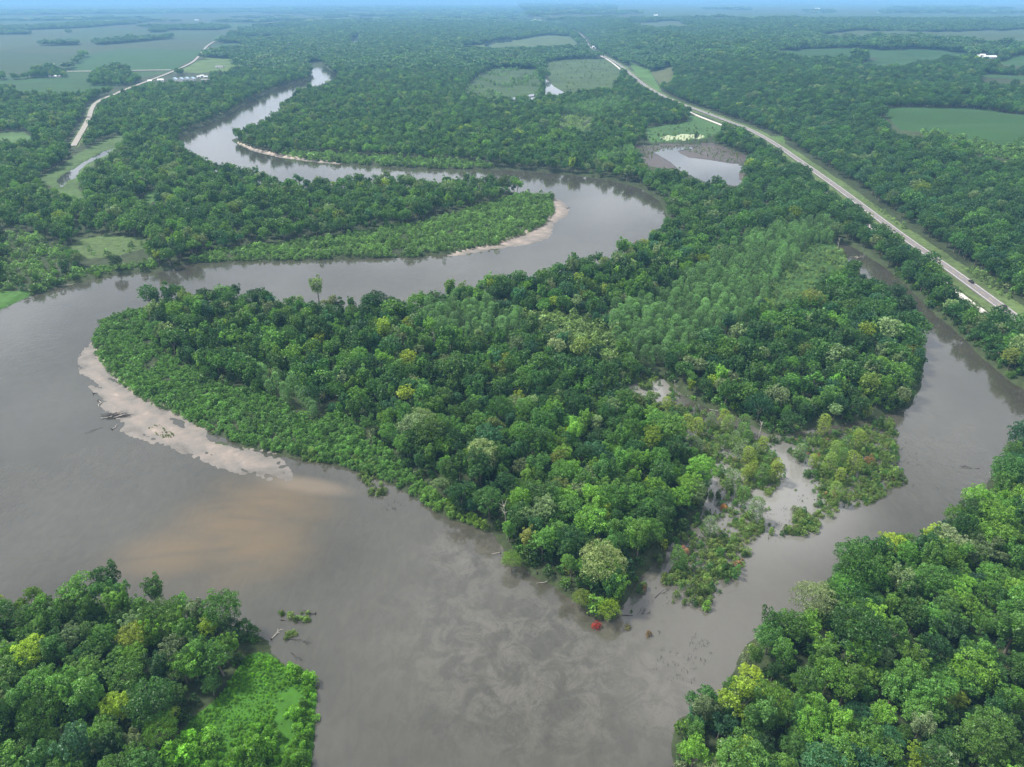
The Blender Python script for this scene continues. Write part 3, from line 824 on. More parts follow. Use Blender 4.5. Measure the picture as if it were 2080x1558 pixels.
# water sheets ------------------------------------------------------------------------------------
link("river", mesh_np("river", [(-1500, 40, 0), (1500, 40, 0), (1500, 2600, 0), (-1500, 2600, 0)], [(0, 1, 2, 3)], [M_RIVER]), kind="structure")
for poly, nm in PONDS:
    p = grow(poly, 1.5 if nm != "lily_pond" else 3.0)
    lvl = 0.98 if nm in ("lake", "creek") else 1.1
    if nm == "creek":
        lvl += 0.004
    if np.hypot(*poly.mean(0)) > 1500:
        p = grow(poly, 0.0); lvl = 2.6
    pts = [(float(a), float(b), lvl) for a, b in p]
    if nm == "creek":
        nm = "pond"
    me = bpy.data.meshes.new(nm)
    me.from_pydata(pts, [], [tuple(range(len(pts)))])
    me.materials.append(M_LILY if nm == "lily_pond" else M_POND)
    link(nm, me, kind="structure")


# roads -------------------------------------------------------------------------------------------
def resample(line, step=8.0):
    ln = np.asarray(line)
    # Chaikin rounding, then even steps
    for _ in range(2):
        a, b = ln[:-1], ln[1:]
        ln = np.vstack([ln[:1], np.stack([a * .75 + b * .25, a * .25 + b * .75], 1).reshape(-1, 2), ln[-1:]])
    d = np.concatenate([[0], np.cumsum(np.linalg.norm(np.diff(ln, axis=0), axis=1))])
    t = np.arange(0, d[-1], step)
    return np.stack([np.interp(t, d, ln[:, 0]), np.interp(t, d, ln[:, 1])], 1)


def road_z(c):
    return 2.45 + 0.0009 * np.maximum(0, np.hypot(c[:, 0], c[:, 1]) - 700)


def ribbon(name, line, w, mat, lift=0.0, off=0.0, depth=0.6, dash=None):
    c = resample(line, 6.0 if dash else 10.0)
    t = np.gradient(c, axis=0); t /= np.linalg.norm(t, axis=1, keepdims=True)
    nrm = np.stack([t[:, 1], -t[:, 0]], 1)
    z = road_z(c) + lift
    l = c + nrm * (off - w / 2); r = c + nrm * (off + w / 2)
    n = len(c)
    if dash:
        V = np.vstack([np.column_stack([l, z]), np.column_stack([r, z])])
        F = [(i, n + i, n + i + 1, i + 1) for i in range(0, n - 1, 2)]
        F = [f for f in F]
    else:
        V = np.vstack([np.column_stack([l, z]), np.column_stack([r, z]), np.column_stack([l, z - depth]), np.column_stack([r, z - depth])])
        F = []
        for i in range(n - 1):
            F.append((i, n + i, n + i + 1, i + 1))
            F.append((2 * n + i, i, i + 1, 2 * n + i + 1))
            F.append((n + i, 3 * n + i, 3 * n + i + 1, n + i + 1))
    return link(name, mesh_np(name, V, F, [mat]), kind="structure")


ribbon("highway", HWY, 9.6, M_ASPHALT)
ribbon("road_markings", HWY, 0.28, M_LINE, lift=0.02, off=3.6, depth=0.01)
ribbon("road_markings", HWY, 0.28, M_LINE, lift=0.02, off=-3.6, depth=0.01)
ribbon("road_markings", HWY, 0.26, plain("yellow_paint", (0.45, 0.33, 0.06), 0.7, 0.1, 1.0), lift=0.024, off=0.0, dash=True)
ribbon("gravel_track", TRACK, 5.6, M_GRAVEL, lift=-0.1)
ribbon("county_road", COUNTY, 8.5, M_COUNTY, lift=-0.1)
ribbon("farm_lane", LANE, 9.0, M_GRAVEL, lift=-0.2)

# haze --------------------------------------------------------------------------------------------
hb = MB().box((0, 30000, 99.5), (164000, 110000, 205.0))
m_haze, nt, out = new_mat("haze")
pv = node(nt, "ShaderNodeVolumePrincipled")
pv.inputs["Color"].default_value = (0.27, 0.56, 0.95, 1)
pv.inputs["Density"].default_value = 0.000088
pv.inputs["Anisotropy"].default_value = 0.0
nt.links.new(pv.outputs[0], out.inputs["Volume"])
hb.build("haze", m_haze, kind="stuff")


# ------------------------------------------------------------------ vegetation meshes
def fib(n, r):
    i = np.arange(n) + 0.5
    z = 1 - 2 * i / n
    a = i * 2.399963 + r.uniform(0, 6)
    s = np.sqrt(1 - z * z)
    return np.stack([s * np.cos(a), s * np.sin(a), z], 1)


def leaves(lobes, n, size, r, outward=0.42, droop=0.0, shell=0.82, aspect=0.62):
    """n leaf sprays (quads) over the surfaces of the lobes (centre, radii)"""
    C = np.array([l[0] for l in lobes]); Rr = np.array([l[1] for l in lobes])
    area = (Rr[:, 0] * Rr[:, 2] + Rr[:, 0] * Rr[:, 1])
    li = r.choice(len(lobes), int(n * 1.7), p=area / area.sum())
    d = r.normal(size=(len(li), 3)); d[:, 2] += 0.75
    d /= np.linalg.norm(d, axis=1, keepdims=True)
    k = shell + (1.18 - shell) * r.random(len(li)) ** 1.3
    p = C[li] + d * Rr[li] * k[:, None]
    keep = np.ones(len(li), bool)
    for j in range(len(lobes)):
        q = (p - C[j]) / Rr[j]
        keep &= ~((np.linalg.norm(q, axis=1) < 0.72) & (li != j))
    p, d = p[keep][:n], d[keep][:n]
    m = len(p)
    nrm = d * outward + r.normal(size=(m, 3)) * (1 - outward) * 0.9
    nrm[:, 2] += 0.25
    nrm /= np.linalg.norm(nrm, axis=1, keepdims=True)
    u = np.cross(nrm, r.normal(size=(m, 3))); u[:, 2] -= droop
    u /= np.linalg.norm(u, axis=1, keepdims=True)
    w = np.cross(nrm, u)
    s = size * r.uniform(0.6, 1.35, m)[:, None]
    jit = lambda: r.uniform(0.7, 1.3, (m, 1))
    a = p - u * s * 0.5 * jit()
    b = p + w * s * 0.5 * aspect * jit() + u * s * 0.1 + nrm * s * 0.10
    c = p + u * s * 0.5 * jit()
    e = p - w * s * 0.5 * aspect * jit() + u * s * 0.1 - nrm * s * 0.05
    V = np.stack([a, b, c, e], 1).reshape(-1, 3)
    F = np.arange(m * 4).reshape(m, 4)
    lv = np.clip(0.62 * r.beta(2.0, 2.4, m) + 0.38 * r.random(len(lobes))[li[keep][:n]], 0, 1)
    return V, F, lv


def tree_shape(kind, r):
    """lobes and a limb skeleton, in metres, trunk at the origin"""
    lobes, limbs = [], []
    if kind == "round":
        Ht, Rc = 16.0, 6.0
        cz = Ht - Rc * 0.95
        lobes.append(((0, 0, cz), (Rc * .46, Rc * .46, Rc * .46)))
        for d in fib(84, r):
            if d[2] < -0.62:
                continue
            k = r.uniform(0.60, 1.06)
            rr = Rc * r.uniform(0.12, 0.22)
            lobes.append(((d[0] * Rc * k, d[1] * Rc * k, cz + d[2] * Rc * .95 * k), (rr, rr, rr * r.uniform(.65, 1.0))))
        limbs = [(0, 0, cz * .45)]
    elif kind == "cottonwood":
        Ht, Rc = 19.0, 5.0
        lobes.append(((0, 0, 12), (2.4, 2.4, 4.0)))
        for j in range(10):
            a = j * 2.4 + r.uniform(-.4, .4); rad = Rc * r.uniform(.30, .85); top = r.uniform(12.5, 18.0) - rad * .35
            x, y = rad * math.cos(a), rad * math.sin(a)
            for q in range(4):
                t = q / 3
                rr = r.uniform(0.8, 1.6) * (1.0 - .25 * t)
                lobes.append(((x * (.6 + .5 * t) + r.normal(0, .5), y * (.6 + .5 * t) + r.normal(0, .5), 8.0 + (top - 8.0) * t), (rr, rr, rr * 1.25)))
        limbs = [(0, 0, 6.0)]
    elif kind == "ragged":
        for j in range(6):
            a = j * 2.4 + r.uniform(-.5, .5); rad = 0.8 if j == 0 else r.uniform(1.8, 4.6)
            cx_, cy_, cz_ = rad * math.cos(a), rad * math.sin(a), r.uniform(7.5, 14.5) - rad * .35 + (2.0 if j == 0 else 0)
            R2 = r.uniform(1.6, 3.0)
            lobes.append(((cx_, cy_, cz_), (R2 * .5, R2 * .5, R2 * .5)))
            for d in fib(22, r):
                if d[2] < -.55:
                    continue
                k = r.uniform(.6, 1.15); rr = R2 * r.uniform(.20, .36)
                lobes.append(((cx_ + d[0] * R2 * k, cy_ + d[1] * R2 * k, cz_ + d[2] * R2 * k), (rr, rr, rr * r.uniform(.7, 1.1))))
        limbs = [(0, 0, 5.0)]
    elif kind == "column":
        Ht, Rc = 11.0, 1.9
        for q in range(9):
            t = q / 8
            rr = Rc * (0.55 + .55 * math.sin(math.pi * (0.18 + .72 * t))) * r.uniform(.75, 1.0)
            lobes.append(((r.normal(0, .35), r.normal(0, .35), 2.6 + 7.2 * t), (rr, rr, rr * 1.15)))
        limbs = [(0, 0, 3.0)]
    elif kind == "willow":
        Ht, Rc = 15.0, 7.0
        cz = 8.5
        for d in fib(46, r):
            if d[2] < -0.3:
                continue
            k = r.uniform(0.70, 0.95); rr = Rc * r.uniform(.16, .27)
            lobes.append(((d[0] * Rc * k, d[1] * Rc * k, cz + d[2] * Rc * .85 * k), (rr, rr, rr)))
        lobes.append(((0, 0, cz), (Rc * .6, Rc * .6, Rc * .55)))
        limbs = [(0, 0, 3.0)]
    elif kind == "shrub":
        for q in range(7):
            a = q * 2.4; rad = r.uniform(.2, 1.2)
            rr = r.uniform(.55, .95)
            lobes.append(((rad * math.cos(a), rad * math.sin(a), r.uniform(.8, 2.3) - rad * .5), (rr, rr, rr * 1.2)))
        limbs = [(0, 0, .3)]
    return lobes, limbs


def trunk_mb(kind, lobes, r):
    mb = MB()
    base = {"ragged": (5.0, .40), "round": (5.0, .42), "cottonwood": (7.0, .40), "column": (4.0, .16), "willow": (3.2, .45), "shrub": (.4, .06)}[kind]
    fork = Vector((r.normal(0, .3), r.normal(0, .3), base[0]))
    mb.tube([(0, 0, -0.8), (0.04, 0, .2), (fork.x * .4, fork.y * .4, base[0] * .5), fork], [base[1] * 1.3, base[1], base[1] * .8, base[1] * .65], 6)
    pick = [l for l in lobes[1:]]
    r.shuffle(pick)
    for l in pick[:7 if kind != "shrub" else 4]:
        c = Vector(l[0])
        mid = fork.lerp(c, .5) + Vector((0, 0, .4))
        mb.tube([fork, mid, c], [base[1] * .42, base[1] * .25, base[1] * .10], 5, False)
    return mb


LODS = {
    "ragged": [(4600, .50), (1600, .88), (320, 2.0)],  # leaves, spray size
    "round": [(5200, .52), (1700, .92), (330, 2.2)],
    "cottonwood": [(4600, .52), (1600, .90), (320, 2.0)],
    "column": [(1500, .42), (620, .62), (160, 1.2)],
    "willow": [(5600, .55), (1900, .95), (400, 2.0)],
    "shrub": [(620, .34), (240, .5), (70, .9)],
}
protos = {}          # (kind, lod) -> list of (crown mesh, trunk mesh)


def proto(kind, variant, lod):
    key = (kind, variant, lod)
    if key in protos:
        return protos[key]
    r = np.random.default_rng(hash((kind, variant)) % 1000 if False else sum(map(ord, kind)) * 7 + variant * 31)
    lobes, limbs = tree_shape(kind, r)
    n, s = LODS[kind][lod]
    droop = {"willow": .8, "column": .5}.get(kind, .15)
    asp = {"willow": .38, "column": .42, "cottonwood": .7}.get(kind, .62)
    Vl, Fl, lv = leaves(lobes, n, s, r, droop=droop, aspect=asp)
    me = mesh_np("crown", Vl, Fl, [M_LEAF])
    at = me.attributes.new("lv", 'FLOAT', 'FACE')
    at.data.foreach_set("value", lv.astype(np.float32))
    tb = trunk_mb(kind, lobes, r)
    tm = tb.mesh("trunk", M_BARK)
    protos[key] = (me, tm, (Vl, Fl, lv, tb))
    return protos[key]


def joined(kind, variant, lod):
    """crown and trunk as one mesh for the instanced woodland"""
    me, tm, (Vl, Fl, lv, tb) = proto(kind, variant, lod)
    if lod >= 2:
        return me
    nv = len(Vl)
    fq = [f for f in tb.f if len(f) == 4]
    F = np.vstack([Fl, np.array(fq) + nv])
    V = np.vstack([Vl, np.array(tb.v)])
    mi = np.concatenate([np.zeros(len(Fl), int), np.ones(len(fq), int)])
    m = mesh_np("tree", V, F, [M_LEAF, M_BARK], midx=mi)
    at = m.attributes.new("lv", 'FLOAT', 'FACE')
    at.data.foreach_set("value", np.concatenate([lv, np.full(len(fq), .5)]).astype(np.float32))
    return m


VARIANTS = {"ragged": 6, "round": 5, "cottonwood": 5, "column": 3, "willow": 2, "shrub": 4}
lib = bpy.data.collections.new("plant_sources")       # source shapes, not in the scene
lib_index = {}
for kind in VARIANTS:
    for lod in range(3):
        for v in range(VARIANTS[kind]):
            i = len(lib_index)
            lib_index[(kind, v, lod)] = i
            o = bpy.data.objects.new("source_%03d" % i, joined(kind, v, lod))
            lib.objects.link(o)
# dead stems and a bare snag for the flooded margin
for v in range(3):
    r = np.random.default_rng(900 + v)
    mb = MB()
    for _ in range(3 + v):
        a = r.uniform(0, 6.28); x, y = r.normal(0, .5, 2)
        mb.tube([(x, y, -.5), (x + .25 * math.cos(a), y + .25 * math.sin(a), r.uniform(.5, 1.4))], [.05, .03], 4)
    i = len(lib_index); lib_index[("stem", v, 0)] = i
    lib.objects.link(bpy.data.objects.new("source_%03d" % i, mb.mesh("stem", M_DARKWOOD)))
for v in range(2):
    r = np.random.default_rng(950 + v)
    mb = MB()
    top = Vector((r.normal(0, .8), r.normal(0, .8), 12))
    mb.tube([(0, 0, -.5), top * .5, top], [.28, .2, .06], 6)
    for _ in range(9):
        t = r.uniform(.4, .95); a = r.uniform(0, 6.28); l = r.uniform(1.5, 4)
        p = top * t
        mb.tube([p, p + Vector((math.cos(a) * l, math.sin(a) * l, l * .8))], [.11, .02], 4)
    i = len(lib_index); lib_index[("snag", v, 0)] = i
    lib.objects.link(bpy.data.objects.new("source_%03d" % i, mb.mesh("snag", M_PALE)))


def scatter(name, P, vid, rot, scl, tint):
    """one object that draws a source plant at every point"""
    me = bpy.data.meshes.new(name)
    n = len(P)
    me.vertices.add(n); me.vertices.foreach_set("co", np.asarray(P, np.float32).ravel())
    a = me.attributes.new("vid", 'INT', 'POINT'); a.data.foreach_set("value", np.asarray(vid, np.int32))
    for nm, arr in (("rot", rot), ("scl", scl), ("tint", tint)):
        a = me.attributes.new(nm, 'FLOAT_VECTOR', 'POINT'); a.data.foreach_set("vector", np.asarray(arr, np.float32).ravel())
    o = link(name, me, kind="stuff")
    ng = bpy.data.node_groups.new(name, 'GeometryNodeTree')
    ng.interface.new_socket("Geometry", in_out='INPUT', socket_type='NodeSocketGeometry')
    ng.interface.new_socket("Geometry", in_out='OUTPUT', socket_type='NodeSocketGeometry')
    gi = ng.nodes.new("NodeGroupInput"); go = ng.nodes.new("NodeGroupOutput")
    ci = ng.nodes.new("GeometryNodeCollectionInfo")
    ci.inputs["Collection"].default_value = lib
    ci.inputs["Separate Children"].default_value = True
    ci.inputs["Reset Children"].default_value = True
    ip = ng.nodes.new("GeometryNodeInstanceOnPoints")
    ip.inputs["Pick Instance"].default_value = True

    def named(nm, typ):
        q = ng.nodes.new("GeometryNodeInputNamedAttribute"); q.data_type = typ
        q.inputs["Name"].default_value = nm
        return q.outputs["Attribute"]
    k = ng.links.new
    k(gi.outputs[0], ip.inputs["Points"]); k(ci.outputs[0], ip.inputs["Instance"])
    k(named("vid", 'INT'), ip.inputs["Instance Index"])
    k(named("rot", 'FLOAT_VECTOR'), ip.inputs["Rotation"])
    k(named("scl", 'FLOAT_VECTOR'), ip.inputs["Scale"])
    k(ip.outputs[0], go.inputs[0])
    md = o.modifiers.new("planting", 'NODES'); md.node_group = ng
    return o


# ------------------------------------------------------------------ planting
def jitter_grid(x0, x1, y0, y1, s, amt=0.42):
    nx, ny = int((x1 - x0) / s) + 1, int((y1 - y0) / s) + 1
    gx_, gy_ = np.meshgrid(x0 + s * np.arange(nx), y0 + s * np.arange(ny))
    gx_ = gx_ + (np.arange(ny)[:, None] % 2) * s * .5
    x = (gx_ + rng.uniform(-amt, amt, gx_.shape) * s).ravel(); y = (gy_ + rng.uniform(-amt, amt, gy_.shape) * s).ravel()
    return x, y


def in_view(x, y, pad=25.0):
    z_ = y * CP + H * SP
    return (np.abs(x) < z_ * 0.745 + pad) & (y > 95)


def any_in(x, y, polys):
    m = np.zeros(x.shape, bool)
    for p in polys:
        m |= inside(x, y, p)
    return m


def water_gap(x, y):
    dw, _ = seg_dist(x, y, WATER, True)
    return np.where(inside(x, y, WATER), -dw, dw)


FIELDP = [p for p, _ in FIELDS]; MEADP = [p for p, _ in MEADOWS]
OPEN = [YARD, YARD_R] + FIELDP + MEADP + [p for p, _ in PONDS] + [MUDFLAT, SANDBAR]
SHRUBP = [s[0] for s in SHRUBZONES]
VISIBLE = FIELDP + MEADP[:11] + MEADP[14:] + [p for p, _ in PONDS] + [MUDFLAT, YARD, YARD_R, flat([(1722, 500), (1750, 514), (1800, 547), (1850, 592), (1895, 638), (1878, 642), (1850, 608), (1826, 586), (1790, 569), (1748, 557), (1732, 535)])]
FARM_L = flat([(-3000, 192), (228, 182), (360, 146), (440, 84), (600, 40), (700, 12), (-6000, 5)])
FARM_R = on_hill([(1280, 45), (1500, 38), (1640, 36), (2080, 20), (4000, 20), (4000, 3), (1280, 3)])


def wooded(x, y, gap_w=2.5):
    far = np.hypot(x, y) > 3500
    m = in_view(x, y)
    idx = np.nonzero(m)[0]
    qx, qy = x[idx], y[idx]
    k = ~any_in(qx, qy, OPEN)
    copse = any_in(qx, qy, COPSES)
    zg = 2 + hill(qx, qy)
    for hh in (3.0, 6.0, 9.0, 11.5):
        kf = (H - zg) / (H - zg - hh)
        sx_, sy_ = qx * kf, qy * kf
        k &= ~any_in(sx_, sy_, VISIBLE)
        e1, _ = seg_dist(sx_, sy_, COUNTY); k &= e1 > 6
    e1, sd = seg_dist(qx, qy, HWY)
    k &= ~((sd > 0) & (e1 < 24))
    for hh, cl in ((3.0, 9.0), (6.0, 8.0), (9.0, 6.5)):
        e2, _ = seg_dist(qx * H / (H - hh), qy * H / (H - hh), HWY); k &= e2 > cl
    nt_ = qy < 560
    e4, _ = seg_dist(qx * H / (H - 7), qy * H / (H - 7), TRACK); k &= (e4 > 4.0) | ~nt_ | (noise2(qx, qy, 55, 51) > .15)
    k |= copse
    wx = qx + noise2(qx, qy, 900, 71) * 0.12 * qy
    farm = (inside(wx, qy, FARM_L) | inside(wx, qy, FARM_R)) & ~((qy > 2600) & (noise2(qx * .32, qy, 520, 72) > .50))
    k &= ~farm | any_in(qx, qy, COPSES)
    k &= ~any_in(qx, qy, SHRUBP + SAPLINGS)
    d1, _ = seg_dist(qx, qy, HWY); d2, _ = seg_dist(qx, qy, TRACK); d3, _ = seg_dist(qx, qy, COUNTY); d4, _ = seg_dist(qx, qy, LANE)
    k &= (d1 > 15) & (d2 > 7.5) & (d3 > 13) & (d4 > 9)
    nearw = qy < 2700
    g = np.full(qx.shape, 99.0)
    g[nearw] = water_gap(qx[nearw], qy[nearw])
    k &= g > gap_w
    res = np.zeros(x.shape, bool)
    res[idx] = k
    return res


PAL = {  # leaf albedo families
    "dark green": (0.028, 0.076, 0.020), "deep green": (0.042, 0.106, 0.022), "mid green": (0.066, 0.148, 0.026), "fresh green": (0.098, 0.204, 0.026),
    "yellow-green": (0.170, 0.240, 0.024), "grey-green": (0.128, 0.182, 0.080), "olive green": (0.105, 0.146, 0.030), "blue-green": (0.034, 0.098, 0.042)}
PNAMES = list(PAL)
PARR = 1.14 * np.array([PAL[k] for k in PNAMES])


def plant_points(x, y, weights, lod, kinds, kw, hscale):
    """tint, shape, size for tree points"""
    n = len(x)
    # neighbouring trees tend to share a colour, as stands of one species do
    g = noise2(x, y, 70, 21)
    pw = np.asarray(weights, float); cdf = np.cumsum(pw / pw.sum())
    u = np.clip(0.5 + 0.28 * g + rng.normal(0, 0.26, n), 0, 0.9999)
    u = np.where(rng.random(n) < 0.35, rng.random(n), u)
    ci = np.searchsorted(cdf, u)
    tint = PARR[ci] * rng.uniform(0.66, 1.42, (n, 1)) * rng.uniform(0.93, 1.07, (n, 3))
    kk = rng.choice(len(kinds), n, p=np.asarray(kw) / sum(kw))
    vid = np.empty(n, int); var = np.empty(n, int)
    for j, kd in enumerate(kinds):
        m = kk == j
        var[m] = rng.integers(0, VARIANTS[kd], m.sum())
        vid[m] = [lib_index[(kd, v, lod)] for v in var[m]]
    dl, sl = seg_dist(x, y, HWY)
    low = np.where((sl < 0) & (dl < 75) & (x < 240), 0.66, 1.0)      # smaller trees on the narrow strip beside the highway
    s = hscale * low * np.clip(rng.normal(1.0, 0.25, n), 0.5, 1.7) * (1 + 0.10 * noise2(x, y, 45, 22))
    sx = s * rng.uniform(.88, 1.12, n)
    scl = np.stack([sx, sx * rng.uniform(.9, 1.1, n), s], 1)
    rot = np.stack([rng.normal(0, .05, n), rng.normal(0, .05, n), rng.uniform(0, 6.28, n)], 1)
    return vid, var, kk, rot, scl, tint, ci


#              dark  deep  mid  fresh yel  grey olive blue
W_WOOD = (0.22, 0.26, 0.24, 0.10, 0.015, 0.09, 0.015, 0.06)
W_BLUFF = (0.42, 0.26, 0.10, 0.02, 0.004, 0.05, 0.02, 0.14)
W_FRONT = (0.14, 0.22, 0.28, 0.20, 0.035, 0.09, 0.02, 0.03)

stuffP, stuffV, stuffR, stuffS, stuffT = [], [], [], [], []


def add_stuff(x, y, z, vid, rot, scl, tint):
    stuffP.append(np.stack([x, y, z], 1)); stuffV.append(vid); stuffR.append(rot); stuffS.append(scl); stuffT.append(tint)


ISLAND = flat([(1360, 780), (1440, 690), (1540, 660), (1600, 600), (1690, 570), (1790, 566), (1850, 600), (1900, 680), (1890, 770), (1800, 845), (1600, 890), (1450, 835)])
WOOD_LL = flat([(-900, 1100), (345, 1100), (560, 1250), (560, 1330), (300, 1900), (-900, 1900)])
WOOD_LR = flat([(1365, 1520), (1372, 1420), (1500, 1330), (1560, 1230), (1700, 1130), (1870, 1075), (2000, 980), (2090, 860), (2600, 860), (2600, 1900), (1380, 1900)])
POINT = flat([(960, 1065), (1010, 1000), (1180, 960), (1330, 960), (1440, 980), (1420, 1060), (1290, 1210), (1240, 1280), (1020, 1120)])

# near and middle woodland, tree by tree
x, y = jitter_grid(-720, 720, 95, 620, 6.7)
k = wooded(x, y); x, y = x[k], y[k]
x2, y2 = jitter_grid(-1900, 1900, 620, 2300, 9.0)
k = wooded(x2, y2); x2, y2 = x2[k], y2[k]
bl, sb = seg_dist(x, y, HWY)
isbluff = (x > 228) & (bl > 14)
named_trees = []
is_ind = inside(x, y, WOOD_LL) | inside(x, y, WOOD_LR) | inside(x, y, POINT)
front = np.hypot(x, y) < 330
for sel, wts, kinds, kw, hs in ((isbluff, W_BLUFF, ("round", "ragged"), (.7, .3), .82),
                                (~isbluff & front, W_FRONT, ("round", "cottonwood", "willow", "ragged"), (.30, .30, .07, .33), .78),
                                (~isbluff & ~front, W_WOOD, ("round", "cottonwood", "column", "willow", "ragged"), (.26, .30, .14, .03, .27), .74)):
    qx, qy = x[sel], y[sel]
    lod = 0 if hs == .78 else 1
    vid, var, kk, rot, scl, tint, ci = plant_points(qx, qy, wts, lod, kinds, kw, hs)
    z = ground_z(qx, qy)
    ind = is_ind[sel]
    add_stuff(qx[~ind], qy[~ind], z[~ind], vid[~ind], rot[~ind], scl[~ind], tint[~ind])
    for j in np.nonzero(ind)[0]:
        named_trees.append(dict(x=qx[j], y=qy[j], z=z[j], kind=kinds[kk[j]], var=int(var[j]), rot=rot[j], scl=scl[j], tint=tint[j], colour=PNAMES[ci[j]]))
def zone_of(t):
    p = np.array([t["x"]]), np.array([t["y"]])
    return "left" if inside(*p, WOOD_LL)[0] else "right" if inside(*p, WOOD_LR)[0] else "point"



for t in named_trees:
    ch = {"ragged": 10, "round": 10.5, "cottonwood": 12, "willow": 9, "column": 6}[t["kind"]] * t["scl"][2]
    t["u"], t["v"] = project(t["x"], t["y"], t["z"] + ch)
    t["zone"] = zone_of(t)
named_trees.sort(key=lambda t: (not (-40 < t["u"] < 2120 and t["v"] < 1600), t["y"]))
extra = named_trees[286:]
named_trees = [t for t in named_trees[:286] if -40 < t["u"] < 2120 and t["v"] < 1600]
for t in extra:
    add_stuff(np.array([t["x"]]), np.array([t["y"]]), np.array([t["z"]]), np.array([lib_index[(t["kind"], t["var"], 0)]]), t["rot"][None], t["scl"][None], t["tint"][None])
blu2 = x2 > 235
for sel, wts, kinds, kw, hs in ((blu2, W_BLUFF, ("round",), (1.0,), .84), (~blu2, W_WOOD, ("round", "cottonwood", "ragged"), (.4, .3, .3), .80)):
    qx, qy = x2[sel], y2[sel]
    vid, var, kk, rot, scl, tint, ci = plant_points(qx, qy, wts, 1, kinds, kw, hs)
    add_stuff(qx, qy, ground_z(qx, qy), vid, rot, scl, .7 * tint + .3 * tint.mean(0))
# distant woodland: broader clumps
x3, y3 = jitter_grid(-5200, 5200, 2300, 6800, 17.0)
k = wooded(x3, y3); x3, y3 = x3[k], y3[k]
vid, var, kk, rot, scl, tint, ci = plant_points(x3, y3, W_BLUFF, 2, ("round",), (1.0,), 1.0)
scl[:, :2] *= 1.9
tint = .45 * tint + .55 * tint.mean(0)
add_stuff(x3, y3, 2 + hill(x3, y3), vid, rot, scl, tint)
x4, y4 = jitter_grid(-14000, 14000, 6800, 19000, 85.0)
k = wooded(x4, y4) & (noise2(x4, y4, 1500, 30) > -0.35); x4, y4 = x4[k], y4[k]
vid, var, kk, rot, scl, tint, ci = plant_points(x4, y4, W_BLUFF, 2, ("round",), (1.0,), 1.0)
scl[:, 0] *= 9.0; scl[:, 1] *= 6.0
add_stuff(x4, y4, 2 + hill(x4, y4), vid, rot, scl, tint)

# understorey under the near woods, so gaps show leaves and not bare earth
ux, uy = jitter_grid(-500, 500, 95, 560, 4.6)
k = wooded(ux, uy, 1.0) & (rng.random(len(ux)) < .75); ux, uy = ux[k], uy[k]
vid, var, kk, rot, scl, tint, ci = plant_points(ux, uy, W_WOOD, 1, ("shrub",), (1.0,), 1.5)
add_stuff(ux, uy, ground_z(ux, uy), vid, rot, scl, tint * .9)
qx = np.concatenate([flat([(u, v)])[0][:1] for u, v in zip(np.linspace(1325, 1470, 26), 290 + 6 * np.sin(np.arange(26) * 2.1))])
qy = np.concatenate([flat([(u, v)])[0][1:] for u, v in zip(np.linspace(1325, 1470, 26), 290 + 6 * np.sin(np.arange(26) * 2.1))])
vid, var, kk, rot, scl, tint, ci = plant_points(qx, qy, W_WOOD, 1, ("column", "cottonwood"), (.7, .3), .62)
add_stuff(qx, qy, ground_z(qx, qy), vid, rot, scl, tint)
scatter("woodland", np.vstack(stuffP), np.concatenate(stuffV), np.vstack(stuffR), np.vstack(stuffS), np.vstack(stuffT))
n_wood = sum(map(len, stuffP))
stuffP.clear(); stuffV.clear(); stuffR.clear(); stuffS.clear(); stuffT.clear()

# scrub fringes
ST = [(np.array([0.092, 0.205, 0.042])), np.array([0.115, 0.220, 0.055]), np.array([0.098, 0.235, 0.018]), np.array([0.140, 0.220, 0.070])]
for poly, ht, sp, ti in SHRUBZONES:
    lo, hi = poly.min(0), poly.max(0)
    hi[1] = min(hi[1], 2500)
    qx, qy = jitter_grid(lo[0], hi[0], lo[1], hi[1], sp)
    k = inside(qx, qy, poly) & in_view(qx, qy); qx, qy = qx[k], qy[k]
    if not len(qx):
        continue
    d1, _ = seg_dist(qx, qy, HWY); k = d1 > 11; qx, qy = qx[k], qy[k]
    g = water_gap(qx, qy); k = g > -0.5; qx, qy = qx[k], qy[k]
    if sp >= 9:
        k = noise2(qx, qy, 75, 66) > .12; qx, qy = qx[k], qy[k]
    k = (noise2(qx, qy, 16, 61) + rng.normal(0, .25, len(qx))) > -.62; qx, qy = qx[k], qy[k]
    n = len(qx)
    near = np.hypot(qx, qy) < 330
    vid = np.array([lib_index[("shrub", int(v), 0 if nn else 1)] for v, nn in zip(rng.integers(0, 4, n), near)])
    s = ht / 3.0 * np.clip(rng.normal(1, .30, n), .45, 1.9) * (1 + (.20 if ti == 0 else .40) * noise2(qx, qy, 12, 40)) * np.where(rng.random(n) < (.01 if ti == 0 else .06), 1.8, 1.0)
    # sunny yellow-green outer margin of the fringe, by species not by light
    t = ST[ti] * rng.uniform(.6, 1.45, (n, 1)) * (1 + 0.18 * noise2(qx, qy, 22, 41))[:, None]
    if ti == 0:
        e = smooth(-60, 10, qx)[:, None]
        t = t * (1 - e) + e * np.array([0.150, 0.240, 0.022]) * rng.uniform(.8, 1.2, (n, 1))
    rot = np.stack([rng.normal(0, .1, n), rng.normal(0, .1, n), rng.uniform(0, 6.28, n)], 1)
    add_stuff(qx, qy, ground_z(qx, qy), vid, rot, np.stack([s, s, s * rng.uniform(.8, 1.25, n)], 1), t)
